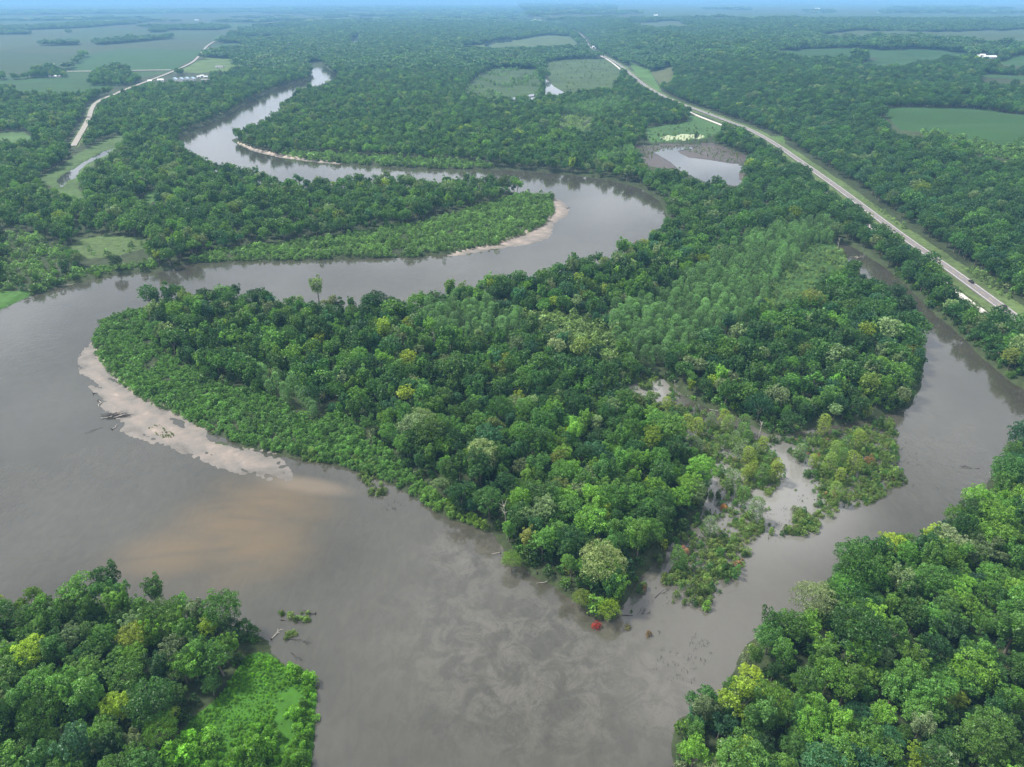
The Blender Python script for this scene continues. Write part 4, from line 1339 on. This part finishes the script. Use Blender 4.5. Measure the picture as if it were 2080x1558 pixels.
for poly, ht, sp in MARSH:
    lo, hi = poly.min(0), poly.max(0)
    qx, qy = jitter_grid(lo[0], hi[0], lo[1], hi[1], sp)
    k = inside(qx, qy, poly) & (noise2(qx, qy, 9, 44) + rng.normal(0, .35, len(qx)) > -.12); qx, qy = qx[k], qy[k]
    n = len(qx)
    vid = np.array([lib_index[("shrub", int(v), 0)] for v in rng.integers(0, 4, n)])
    s = ht / 3.0 * np.clip(rng.normal(1, .3, n), .4, 1.8)
    t = np.array([0.130, 0.200, 0.050]) * rng.uniform(.65, 1.25, (n, 1)) * rng.uniform(.9, 1.1, (n, 3))
    rot = np.stack([rng.normal(0, .15, n), rng.normal(0, .15, n), rng.uniform(0, 6.28, n)], 1)
    add_stuff(qx, qy, np.maximum(ground_z(qx, qy), -.25), vid, rot, np.stack([s, s, s], 1), t)
lo, hi = MARSH_ALL.min(0), MARSH_ALL.max(0)
qx, qy = jitter_grid(lo[0], hi[0], lo[1], hi[1], 2.0)
k = inside(qx, qy, MARSH_ALL) & (noise2(qx, qy, 13, 63) + rng.normal(0, .4, len(qx)) > -.02)
k &= ~any_in(qx, qy, MARSH_POOLS) | (rng.random(len(qx)) < .10)
qx, qy = qx[k], qy[k]
n = len(qx)
vid = np.array([lib_index[("shrub", int(v), 0)] for v in rng.integers(0, 4, n)])
s = np.clip(rng.gamma(4.0, .16, n), .22, 1.7) * (1 + .3 * noise2(qx, qy, 20, 64))
t = np.where(rng.random((n, 1)) < .55, np.array([0.125, 0.200, 0.050]), np.array([0.075, 0.175, 0.042])) * rng.uniform(.55, 1.3, (n, 1))
t = np.where(rng.random((n, 1)) < .03, np.array([0.26, 0.17, 0.09]), t)
rot = np.stack([rng.normal(0, .25, n), rng.normal(0, .25, n), rng.uniform(0, 6.28, n)], 1)
add_stuff(qx, qy, np.maximum(ground_z(qx, qy), -.25), vid, rot, np.stack([s * .85, s * .85, s * rng.uniform(.8, 1.6, n)], 1), t)
scatter("willow_thicket", np.vstack(stuffP), np.concatenate(stuffV), np.vstack(stuffR), np.vstack(stuffS), np.vstack(stuffT))
n_thick = sum(map(len, stuffP))
stuffP.clear(); stuffV.clear(); stuffR.clear(); stuffS.clear(); stuffT.clear()

for poly in SAPLINGS:
    lo, hi = poly.min(0), poly.max(0)
    sp = 5.6
    qx, qy = jitter_grid(lo[0], hi[0], lo[1], hi[1], sp)
    k = inside(qx, qy, poly) & (water_gap(qx, qy) > .5); qx, qy = qx[k], qy[k]
    n = len(qx)
    vid = np.array([lib_index[("column", int(v), 0 if d_ < 520 else 1)] for v, d_ in zip(rng.integers(0, 3, n), np.hypot(qx, qy))])
    s = np.clip(rng.normal(1.0, .2, n), .5, 1.5)
    t = np.array([0.100, 0.205, 0.066]) * rng.uniform(.6, 1.35, (n, 1)) * (1 + .2 * noise2(qx, qy, 40, 46))[:, None]
    rot = np.stack([rng.normal(0, .06, n), rng.normal(0, .06, n), rng.uniform(0, 6.28, n)], 1)
    w_ = s * rng.uniform(1.05, 1.45, n)
    add_stuff(qx, qy, ground_z(qx, qy), vid, rot, np.stack([w_, w_, s], 1), t)
scatter("sapling_stand", np.vstack(stuffP), np.concatenate(stuffV), np.vstack(stuffR), np.vstack(stuffS), np.vstack(stuffT))
stuffP.clear(); stuffV.clear(); stuffR.clear(); stuffS.clear(); stuffT.clear()
for poly, sp in STEMS:
    lo, hi = poly.min(0), poly.max(0)
    qx, qy = jitter_grid(lo[0], hi[0], lo[1], hi[1], sp)
    k = inside(qx, qy, poly) & (rng.random(len(qx)) < .6) & (noise2(qx, qy, 8, 48) > -.3); qx, qy = qx[k], qy[k]
    n = len(qx)
    vid = np.array([lib_index[("stem", int(v), 0)] for v in rng.integers(0, 3, n)])
    add_stuff(qx, qy, np.maximum(ground_z(qx, qy), -.2), vid, np.stack([rng.normal(0, .2, n), rng.normal(0, .2, n), rng.uniform(0, 6, n)], 1),
              rng.uniform(.5, 1.3, (n, 1)) * np.ones((1, 3)), np.tile([.1, .1, .1], (n, 1)))
scatter("dead_reeds", np.vstack(stuffP), np.concatenate(stuffV), np.vstack(stuffR), np.vstack(stuffS), np.vstack(stuffT))

# ------------------------------------------------------------------ single trees with their own trunk and crown
ORD = ["zeroth", "first", "second", "third", "fourth", "fifth", "sixth", "seventh", "eighth", "ninth", "tenth", "eleventh", "twelfth", "thirteenth", "fourteenth", "fifteenth",
       "sixteenth", "seventeenth", "eighteenth", "nineteenth", "twentieth", "twenty-first", "twenty-second", "twenty-third", "twenty-fourth", "twenty-fifth"]
FORM = {"ragged": "ragged-crowned", "round": "round-crowned", "cottonwood": "upright", "willow": "feathery broad", "column": "slender"}
NAME = {"ragged": "broadleaf_tree", "round": "broadleaf_tree", "cottonwood": "cottonwood_tree", "willow": "willow_tree", "column": "young_willow"}


def plant_tree(t, label, group, cat="tree", name=None, lod=0):
    cm, tm, _ = proto(t["kind"], t["var"], lod)
    root = thing(name or NAME[t["kind"]], label, cat, (t["x"], t["y"], t["z"]), 0, group)
    root.rotation_euler = tuple(float(a) for a in t["rot"])
    root.scale = tuple(float(a) for a in t["scl"])
    link("trunk", tm, root)
    c = link("crown", cm, root)
    c["tint"] = [float(a) for a in t["tint"]]
    return root


ZTXT = {"left": "lower left wood", "right": "lower right wood", "point": "wood at the point"}
for zone in ("left", "right", "point"):
    zt = [t for t in named_trees if t["zone"] == zone]
    zt.sort(key=lambda t: -t["v"])
    band, rows = [], []
    per = {"left": 9, "right": 10, "point": 8}[zone]
    rows = [zt[i:i + per] for i in range(0, len(zt), per)]
    for ri, row in enumerate(rows):
        row.sort(key=lambda t: t["u"])
        for ci_, t in enumerate(row):
            lab = "%s %s tree, %s from left in %s row up, %s" % (t["colour"], FORM[t["kind"]], ORD[ci_ + 1], ORD[min(ri + 1, 25)], ZTXT[zone])
            plant_tree(t, lab, "trees of the " + ZTXT[zone])
print("COUNTS woodland", n_wood, "thicket", n_thick, "named", len(named_trees), "extra", len(extra))


# ------------------------------------------------------------------ singled-out trees and bushes
def at(u, v, z=0.0):
    p = flat([(u, v)], z)[0]
    return float(p[0]), float(p[1])


def single(kind, u, v, label, tint, s, var=0, cat="tree", name=None, group=None, zmin=-0.3, wide=1.0, lean=(0, 0)):
    x_, y_ = at(u, v)
    z_ = max(float(ground_z(x_, y_)[0]), zmin)
    return plant_tree(dict(x=x_, y=y_, z=z_, kind=kind, var=var, rot=(lean[0], lean[1], (u * 7.1) % 6.28), scl=(s * wide, s * wide, s), tint=tint), label, group, cat, name)


single("cottonwood", 648, 612, "tall light green cottonwood standing alone above the wood beside the middle river reach", (0.15, 0.23, 0.06), 1.12, 1)
single("willow", 1222, 1196, "broad pale silvery green willow crown nearest the tip of the point", (0.23, 0.29, 0.12), 1.25, 0)
single("cottonwood", 1072, 1128, "yellowish cottonwood with a bare pale trunk on the muddy bank", (0.22, 0.25, 0.06), 0.72, 2)
single("willow", 1140, 1120, "rounded light green tree behind the bare muddy bank", (0.15, 0.24, 0.05), 0.72, 1)
single("willow", 1236, 1262, "bright lime green willow leaning over the water at the very tip of the point", (0.17, 0.27, 0.02), 0.62, 1, lean=(0.15, 0.1))
single("willow", 1180, 1232, "small olive green willow at the water's edge left of the point's tip", (0.14, 0.20, 0.03), 0.50, 0)
single("willow", 1038, 1160, "low leaning green willow bush hanging over the river below the muddy bank", (0.12, 0.22, 0.03), 0.58, 0, lean=(0.2, -0.1))
single("shrub", 1212, 1273, "bright red bush standing in the water off the tip of the point", (0.27, 0.030, 0.018), 0.85, 0, "bush", "red_bush", wide=1.2)
single("shrub", 1470, 1036, "orange-leaved bush among the flooded marsh scrub", (0.30, 0.15, 0.04), 1.1, 1, "bush", "orange_bush")
single("shrub", 1318, 1290, "small rusty brown bush alone in the water right of the point", (0.19, 0.125, 0.045), 0.75, 2, "bush", "brown_bush")
single("shrub", 1435, 1237, "small bright green bush standing clear at the water's end of the marsh scrub", (0.12, 0.25, 0.03), 1.3, 3, "bush", "green_bush")
single("shrub", 1275, 1275, "thin yellow-brown bush beside the tip of the point", (0.17, 0.165, 0.055), 0.7, 0, "bush", "thin_bush")
single("shrub", 1390, 1120, "pinkish brown thin bush on the mud at the wood's edge", (0.30, 0.17, 0.10), 1.2, 1, "bush", "brown_bush")
single("cottonwood", 325, 1232, "slim cottonwood with clear bare trunk at the tip of the lower left wood", (0.06, 0.14, 0.025), 0.85, 3)
single("cottonwood", 228, 1222, "dark jagged topped cottonwood rising highest over the lower left wood", (0.04, 0.10, 0.025), 1.05, 0)

WILLOWS = [(1393, 880), (1413, 888), (1442, 870), (1468, 867), (1471, 913), (1477, 882), (1350, 872), (1365, 872), (1507, 897), (1488, 916), (1514, 908), (1502, 938), (1517, 952), (1413, 925),
           (1318, 824), (1352, 835), (1513, 976), (1545, 983), (1573, 976), (1484, 1000), (1505, 1027), (1530, 1058), (1440, 1088), (1622, 938), (1649, 952), (1693, 938), (1716, 922), (1737, 912),
           (1703, 982), (1727, 962), (1693, 1022), (1669, 884), (1757, 852), (1508, 882), (1491, 920), (1545, 920), (1525, 972), (1374, 1156), (1530, 930), (1708, 950), (1560, 950), (1680, 965)]
WTINT = [("grey-green", (0.13, 0.20, 0.085)), ("light green", (0.15, 0.24, 0.05)), ("mid green", (0.085, 0.175, 0.035)), ("yellow-green", (0.19, 0.26, 0.04))]
wl = sorted(WILLOWS, key=lambda p: p[1])
rows = [wl[i:i + 7] for i in range(0, len(wl), 7)]
for ri, row in enumerate(rows):
    row.sort()
    for ci_, (u, v) in enumerate(row):
        h_ = (u * 13 + v * 7) % 100 / 100
        cn, ct = WTINT[(u * 3 + v) % 4]
        single("column", u, v, "slender %s willow in the flooded marsh, %s from left in %s row from top" % (cn, ORD[ci_ + 1], ORD[ri + 1]), ct, 0.80 + .40 * h_, (u + v) % 3,
               "willow", "young_willow", "young willows standing in the flooded marsh", wide=1.45)

# bare dead trees
SNAGS = [(1028, 1080, 0.9, "tallest bare dead trunk with stub branches beside the muddy bank"), (1046, 1092, 0.75, "shorter bare dead trunk right beside the tallest one at the bank"),
         (885, 715, 0.8, "bleached bare dead tree in the middle of the central wood"), (1540, 890, 0.6, "leafless grey snag on the marsh edge under the island wood"),
         (1372, 800, 0.6, "bare twisted snag by the small marsh pool"), (1700, 510, 0.7, "bare snag at the head of the backwater"), (128, 566, 0.7, "pale leaning dead tree on the far left bank"),
         (1650, 470, 0.6, "grey leafless snag among the saplings by the highway strip")]
for i, (u, v, s_, lab) in enumerate(SNAGS):
    r = np.random.default_rng(950 + i)
    x_, y_ = at(u, v)
    t_ = thing("dead_tree", lab, "dead tree", (x_, y_, max(float(ground_z(x_, y_)[0]), 0.0)), 0, None)
    top = Vector((r.normal(0, 1.2), r.normal(0, 1.2), 16 * s_))
    MB().tube([(0, 0, -.6), top * .5 + Vector((.3, 0, 0)), top], [.34, .24, .06], 6).build("trunk", M_PALE, t_)
    mb = MB()
    for _ in range(9):
        q = r.uniform(.4, .95); a = r.uniform(0, 6.28); l = r.uniform(1.2, 3.6) * s_
        p = top * q
        mb.tube([p, p + Vector((math.cos(a) * l, math.sin(a) * l, l * .8))], [.12, .03], 4)
    mb.build("branches", M_PALE, t_)


# ------------------------------------------------------------------ driftwood and fallen trees
def log_mb(l, rad, r, bend=.12, seg=6):
    pts = [(0, 0, 0)] + [(l * q, r.normal(0, bend) * l * .2, r.normal(0, bend) * l * .08) for q in (.35, .7)] + [(l, 0, 0)]
    return MB().tube(pts, [rad, rad * .9, rad * .7, rad * .4], seg)


r = np.random.default_rng(77)
x_, y_ = at(240, 846)
pile = thing("driftwood_pile", "tangled heap of dark driftwood logs stranded at the sandbar's outer edge", "driftwood", (x_, y_, 0.25), 0)
for i in range(26):
    l = r.uniform(3.0, 9.0)
    o = log_mb(l, r.uniform(.12, .26), r).build("log", M_DARKWOOD if i % 9 else M_PALE, pile)
    a = r.normal(0.25, .55) + (math.pi if r.random() < .4 else 0)
    px, py = r.normal(0, 3.4), r.normal(0, 1.3)
    o.location = (px - math.cos(a) * l * .5, py - math.sin(a) * l * .5, r.uniform(0, .9))
    o.rotation_euler = (0, r.normal(0, .09), a)


def fallen(u, v, l, rz, rad, mat, label, name="fallen_log", root=True, branches=5, z=0.25, cat="log"):
    r = np.random.default_rng(int(u * 3 + v))
    x_, y_ = at(u, v)
    t_ = thing(name, label, cat, (x_, y_, max(z, float(ground_z(x_, y_)[0]) + .1)), rz)
    log_mb(l, rad * .75, r, .5).build("trunk", mat, t_)
    if branches:
        mb = MB()
        for _ in range(branches):
            q = r.uniform(.45, 1.0); a = r.uniform(-1, 1) * 1.1; k = r.uniform(.15, .35) * l
            mb.tube([(l * q, 0, 0), (l * q + math.cos(a) * k, math.sin(a) * k, r.uniform(0, .5) * k)], [rad * .4, rad * .1], 4)
        mb.build("branches", mat, t_)
    if root:
        mb = MB()
        for k in range(9):
            a = k * .7
            mb.tube([(0, 0, 0), (-.3, math.cos(a) * rad * 3.5, math.sin(a) * rad * 3.0)], [rad * .8, rad * .15], 4)
        mb.build("root_plate", M_DARKWOOD, t_)
    return t_


fallen(201, 815, 7.5, R(-62), .30, M_PALE, "pale bent log with dark root plate lying in the shallows above the driftwood heap", branches=0)
fallen(208, 868, 8.0, R(225), .14, M_DARKWOOD, "thin dark submerged branch trailing in the river below the driftwood heap", branches=3, root=False, z=.05)
fallen(228, 872, 5.0, R(80), .22, M_PALE, "short pale log upright against the lower side of the driftwood heap", branches=0)
fallen(190, 800, 1.6, R(20), .30, M_DARKWOOD, "small dark stump in the water left of the sandbar", "stump", branches=0, cat="stump")
fallen(552, 1298, 5.0, R(62), .16, M_PALE, "bleached fallen tree on the bank corner of the lower left wood", "fallen_tree", branches=6, cat="fallen tree")
fallen(640, 1247, 6.0, R(172), .18, M_DARKWOOD, "dark log with weedy growth stranded farthest out off the lower left wood", "fallen_tree", branches=4, cat="fallen tree")
fallen(570, 1260, 9.0, R(-8), .20, M_DARKWOOD, "dark weed-covered log stranded just off the lower left wood", "fallen_tree", branches=5, root=False, cat="fallen tree")
fallen(575, 1298, 9.5, R(-12), .16, M_DARKWOOD, "thin dark branch lying in the river below the weedy logs", "fallen_tree", branches=8, root=False, cat="fallen tree")
fallen(590, 1325, 6.0, R(-35), .12, M_DARKWOOD, "thin dark branch near the river corner above the bright green scrub", "fallen_tree", branches=5, root=False, cat="fallen tree")
fallen(1395, 806, 13.0, R(-9), .20, M_PALE, "long grey fallen trunk along the foot of the island wood, nearest the pool", "fallen_tree", branches=7, cat="fallen tree")
fallen(1440, 832, 12.0, R(-14), .18, M_PALE, "long grey fallen trunk in the channel right below the island wood", "fallen_tree", branches=6, root=False, cat="fallen tree")
fallen(1262, 1250, 11.0, R(5), .16, M_DARKWOOD, "dark fallen trunk lying in the shallows right beside the point's tip", "fallen_tree", branches=7, root=False, cat="fallen tree")
fallen(1330, 1215, 8.0, R(35), .13, M_DARKWOOD, "dark bare branch between the wood and the marsh scrub near the point", "fallen_tree", branches=8, root=False, cat="fallen tree")
fallen(1016, 1124, 4.0, R(190), .16, M_PALE, "short pale log sticking out from the muddy bank into the river", branches=0)
fallen(1092, 1168, 10.0, R(-26), .24, M_DARKWOOD, "dark log lying along the waterline of the muddy bank", branches=3)
fallen(1112, 1182, 4.5, R(195), .14, M_PALE, "short pale log at the lower end of the muddy bank", branches=0)
fallen(1990, 952, 9.0, R(168), .12, M_DARKWOOD, "dark bare branch trailing in the water at the right-hand wood", "fallen_tree", branches=9, root=False, cat="fallen tree")
fallen(1725, 522, 10.0, R(-5), .22, M_PALE, "pale log across the narrow head of the backwater", branches=5)
fallen(1740, 528, 9.0, R(60), .16, M_PALE, "pale branched log lying crosswise beside the one at the backwater's head", branches=7)
fallen(118, 582, 10.0, R(10), .25, M_PALE, "pale fallen tree with crossed limbs at the far left river bank", "fallen_tree", branches=8, cat="fallen tree")
fallen(1152, 424, 7.0, R(60), .25, M_DARKWOOD, "dark drift log on the pale end of the far sandbar", branches=6)

# ------------------------------------------------------------------ vehicles
M_BLACKPAINT = plain("dark_car_paint", (0.018, 0.018, 0.024), 0.25, 0.1, 1.0)
M_WHITEPAINT = plain("white_car_paint", (0.78, 0.78, 0.77), 0.3, 0.05, 1.0)
M_GLASS = plain("car_glass", (0.03, 0.035, 0.04), 0.08, 0.1, 1.0)
M_TYRE = plain("tyre_rubber", (0.02, 0.02, 0.02), 0.9, 0.1, 2.0)
M_RIM = plain("wheel_rim", (0.45, 0.45, 0.46), 0.35, 0.1, 2.0, 0.8)
M_LAMP = plain("lamp_lens", (0.75, 0.75, 0.70), 0.15, 0.05, 2.0)
M_RED = plain("tail_lens", (0.35, 0.02, 0.02), 0.2, 0.05, 2.0)


def wheel(parent, x_, y_, rad):
    mb = MB().tube([(x_, y_ - .12, rad), (x_, y_ + .12, rad)], [rad, rad], 14)
    w = mb.build("wheel", M_TYRE, parent)
    sgn = 1 if y_ > 0 else -1
    MB().tube([(x_, y_ + sgn * .10, rad), (x_, y_ + sgn * .135, rad)], [rad * .62, rad * .58], 10).build("rim", M_RIM, w)


def vehicle(name, label, cat, u, v, lane, heading, paint, pickup=False):
    x_, y_ = at(u, v, 2.4)
    c = resample(HWY, 2.0)
    i = int(np.argmin(np.abs(c[:, 1] - y_)))
    t = c[min(i + 1, len(c) - 1)] - c[i]; t = t / np.linalg.norm(t)
    px, py = c[i] + np.array([t[1], -t[0]]) * lane
    ang = math.atan2(t[1], t[0]) + (0 if heading > 0 else math.pi)
    root = thing(name, label, cat, (float(px), float(py), float(road_z(c[i:i + 1])[0]) + .012), ang)
    if pickup:
        ln, w, rad = 5.9, 2.0, .40
        body = [(-2.9, .55), (-2.9, 1.12), (-2.85, 1.18), (1.25, 1.18), (2.75, 1.10), (2.95, .95), (2.95, .5), (2.5, .42), (-2.5, .42)]
        cab = [(-.75, 1.18), (-.62, 1.80), (-.50, 1.90), (.75, 1.90), (1.0, 1.80), (1.65, 1.18)]
    else:
        ln, w, rad = 4.7, 1.82, .34
        body = [(-2.3, .45), (-2.35, .85), (-2.2, .98), (-1.4, 1.0), (1.0, .98), (2.1, .86), (2.35, .68), (2.35, .42), (2.0, .30), (-2.0, .30)]
        cab = [(-1.75, .98), (-1.05, 1.40), (-.7, 1.46), (.25, 1.46), (.5, 1.40), (1.25, .97)]
    MB().prism(body, w).build("body", paint, root)
    cabin = MB().prism(cab, w - .22).build("cabin", M_GLASS, root)
    top = cab[2][1]
    MB().box(((cab[2][0] + cab[3][0]) / 2, 0, top + .015), (cab[3][0] - cab[2][0] + .12, w - .26, .05)).build("roof_panel", paint, cabin)
    for q in (1, 2):
        pass
    for xx in (-ln * .30, ln * .31):
        for yy in (-w / 2 + .10, w / 2 - .10):
            wheel(root, xx, yy, rad)
    for yy in (-1, 1):
        MB().box((ln / 2 - .02, yy * (w / 2 - .3), .72), (.10, .36, .16)).build("headlight", M_LAMP, root)
        MB().box((-ln / 2 + .02, yy * (w / 2 - .2), .85), (.10, .24, .22)).build("tail_light", M_RED, root)
    if pickup:
        mb = MB()
        for yy in (-w / 2 + .05, w / 2 - .05):
            mb.box((-1.85, yy, 1.24), (2.1, .10, .14))
        mb.box((-2.88, 0, 1.24), (.08, w - .1, .14))
        mb.build("bed_rail", paint, root)
        MB().box((-1.85, 0, 1.19), (2.0, w - .3, .03)).build("bed_floor", M_TYRE, root)
    return root


vehicle("pickup_truck", "dark pickup truck, largest vehicle in the far lane of the highway", "pickup", 1960, 574, 1.9, 1, M_BLACKPAINT, True)
vehicle("sedan_car", "small dark car on the highway closest to the picture's right edge", "car", 2023, 622, 1.9, 1, M_BLACKPAINT)
vehicle("sedan_car", "white car with dark rear window leading on the highway, upper of two", "car", 1626, 333, -1.9, -1, M_WHITEPAINT)
vehicle("sedan_car", "white car on the highway just below the other white car", "car", 1641, 343, -1.9, -1, M_WHITEPAINT)
vehicle("sedan_car", "dark distant car on the highway above the lily pond", "car", 1428, 231, 1.9, 1, M_BLACKPAINT)
vehicle("sedan_car", "dark tiny car farthest up the highway beside the gravel turn-off", "car", 1361, 206, -1.9, -1, M_BLACKPAINT)

# ------------------------------------------------------------------ farm buildings and houses
M_WHITEWALL = plain("white_siding", (0.74, 0.74, 0.72), 0.7, 0.06, 0.8)
M_TANWALL = plain("tan_siding", (0.42, 0.36, 0.28), 0.8, 0.10, 0.8)
M_WHITEROOF = plain("white_metal_roof", (0.78, 0.79, 0.80), 0.45, 0.05, 0.5)
M_BLUEROOF = plain("blue_grey_roof", (0.34, 0.45, 0.56), 0.5, 0.08, 0.5)
M_GREYROOF = plain("grey_shingle_roof", (0.22, 0.22, 0.22), 0.85, 0.15, 0.5)
M_REDROOF = plain("red_roof", (0.36, 0.09, 0.06), 0.7, 0.12, 0.5)
M_DOOR = plain("dark_door", (0.07, 0.06, 0.055), 0.6, 0.1, 1.0)


def building(name, label, cat, u, v, l, w, h, rz, wall, roof, up=False, windows=2, group=None):
    p = (on_hill([(u, v)]) if up else flat([(u, v)], 2.0))[0]
    z_ = float(ground_z(p[0], p[1])[0]) - .15
    root = thing(name, label, cat, (float(p[0]), float(p[1]), z_), R(rz), group)
    MB().box((0, 0, h / 2), (l, w, h)).build("wall", wall, root)
    rh = w * .28
    mb = MB()
    n = len(mb.v)
    o = .5
    prof = [(-w / 2 - o, h - .15), (0, h + rh), (w / 2 + o, h - .15), (w / 2 + o, h + .1), (0, h + rh + .3), (-w / 2 - o, h + .1)]
    for x_ in (-l / 2 - o, l / 2 + o):
        for y_, z2 in prof:
            mb.v.append((x_, y_, z2))
    m = len(prof)
    mb.f += [tuple(range(m))[::-1], tuple(range(m, 2 * m))] + [(i, (i + 1) % m, m + (i + 1) % m, m + i) for i in range(m)]
    rf = mb.build("roof", roof, root)
    gb = MB()
    for x_ in (-l / 2 + .06, l / 2 - .06):
        k = len(gb.v)
        gb.v += [(x_ - .05, -w / 2, h), (x_ - .05, w / 2, h), (x_ - .05, 0, h + rh), (x_ + .05, -w / 2, h), (x_ + .05, w / 2, h), (x_ + .05, 0, h + rh)]
        gb.f += [(k, k + 1, k + 2), (k + 5, k + 4, k + 3), (k, k + 3, k + 4, k + 1), (k + 1, k + 4, k + 5, k + 2), (k + 2, k + 5, k + 3, k)]
    gb.build("gable", wall, root)
    d = MB().box((-l * .2, -w / 2 - .06, h * .35), (min(3.0, l * .2), .14, h * .7)).build("door", M_DOOR, root)
    for q in range(windows):
        f_ = MB().box((l * (.12 + .22 * q), -w / 2 - .05, h * .55), (1.5, .12, 1.3)).build("window", M_GLASS, root)
        MB().box((l * (.12 + .22 * q), -w / 2 - .09, h * .55 - .75), (1.8, .2, .12)).build("sill", M_WHITEWALL, f_)
    return root


building("shed", "bright white shed at the roadside, left end of the farmyard buildings", "shed", 305, 168, 9, 8, 5, 20, M_WHITEWALL, M_WHITEROOF)
building("shed", "white shed second from the left in the farmyard by the county road", "shed", 327, 166, 15, 9, 5, 10, M_WHITEWALL, M_WHITEROOF)
for (u, v), nm in zip([(355, 165), (368, 165), (379.5, 164), (391, 164)], ["leftmost", "second from left", "third from left", "rightmost"]):
    building("barn", "blue-grey roofed barn beside the county road, %s of the row of four" % nm, "barn", u, v, 15, 14, 5.5, 90, M_WHITEWALL, M_BLUEROOF, group="row of four blue-grey roofed barns")
for (u, v), nm in zip([(404, 158), (410.5, 156), (418, 158)], ["left", "middle", "right"]):
    building("cabin", "small white roofed cabin behind the barns, %s one of three" % nm, "cabin", u, v, 10, 6, 3.5, 35, M_WHITEWALL, M_WHITEROOF, windows=1, group="small white cabins behind the barns")
building("shed", "long tan shed at the right end of the farmyard", "shed", 420, 165, 26, 9, 4, -5, M_TANWALL, M_GREYROOF)
building("house", "pale long house on the light green lawn beyond the barns", "house", 446, 138, 24, 10, 4, 0, M_WHITEWALL, M_GREYROOF)
building("house", "white farmhouse between dark trees in the left fields", "house", 101, 150, 14, 10, 6, 10, M_WHITEWALL, M_GREYROOF)
building("shed", "long low white shed in front of the left farmhouse", "shed", 112, 157, 32, 9, 3.5, 0, M_WHITEWALL, M_WHITEROOF)
building("barn", "small white barn left of the farmhouse in the left fields", "barn", 84, 147, 12, 9, 5, 20, M_WHITEWALL, M_WHITEROOF)
building("house", "pale house half hidden in the dark copse by the county road", "house", 226, 170, 18, 10, 6, 0, M_TANWALL, M_GREYROOF)
building("barn", "white barn with a red roof far off in the left fields", "barn", 55, 41, 46, 26, 12, 0, M_WHITEWALL, M_REDROOF)
building("barn", "far white barn on the hazy farmland near the top left", "barn", 400, 43, 34, 20, 10, 0, M_WHITEWALL, M_BLUEROOF)
building("barn", "long bright white barn, largest of the three on the right-hand ridge", "barn", 2009, 119, 36, 12, 5, 0, M_WHITEWALL, M_WHITEROOF, True)
building("barn", "white barn at the left end of the three on the right-hand ridge", "barn", 1985, 116, 15, 10, 6, 0, M_WHITEWALL, M_WHITEROOF, True)
building("barn", "white barn between the two others on the right-hand ridge", "barn", 1994, 116, 16, 10, 6, 0, M_WHITEWALL, M_WHITEROOF, True)
building("house", "small white house at the wood's edge on the right-hand field", "house", 1866, 131, 13, 9, 5, 0, M_WHITEWALL, M_WHITEROOF, True)
building("house", "white house among trees right of the highway near the brown field", "house", 1383, 184, 11, 8, 5, 15, M_WHITEWALL, M_WHITEROOF, True)
building("house", "grey house with white roof among trees right of the highway turn-off", "house", 1452, 198, 16, 10, 5, 20, M_TANWALL, M_WHITEROOF, True)
for (u, v), nm in zip([(1206, 97), (1212, 98), (1223, 95)], ["left", "middle", "right"]):
    building("house", "tiny white house beside the far highway bend, %s one of three" % nm, "house", u, v, 14, 9, 5, 20, M_WHITEWALL, M_WHITEROOF, windows=1, group="three white houses by the far highway bend")
building("barn", "bright white barn far away on the plain right of centre", "barn", 1332, 33, 34, 22, 12, 0, M_WHITEWALL, M_WHITEROOF, True)
building("house", "white house alone in the hazy far woods near the top centre", "house", 1052, 61, 30, 14, 8, 0, M_WHITEWALL, M_WHITEROOF)
building("barn", "far pale barn on the plain near the top right", "barn", 1660, 19, 60, 30, 14, 0, M_WHITEWALL, M_WHITEROOF, True)
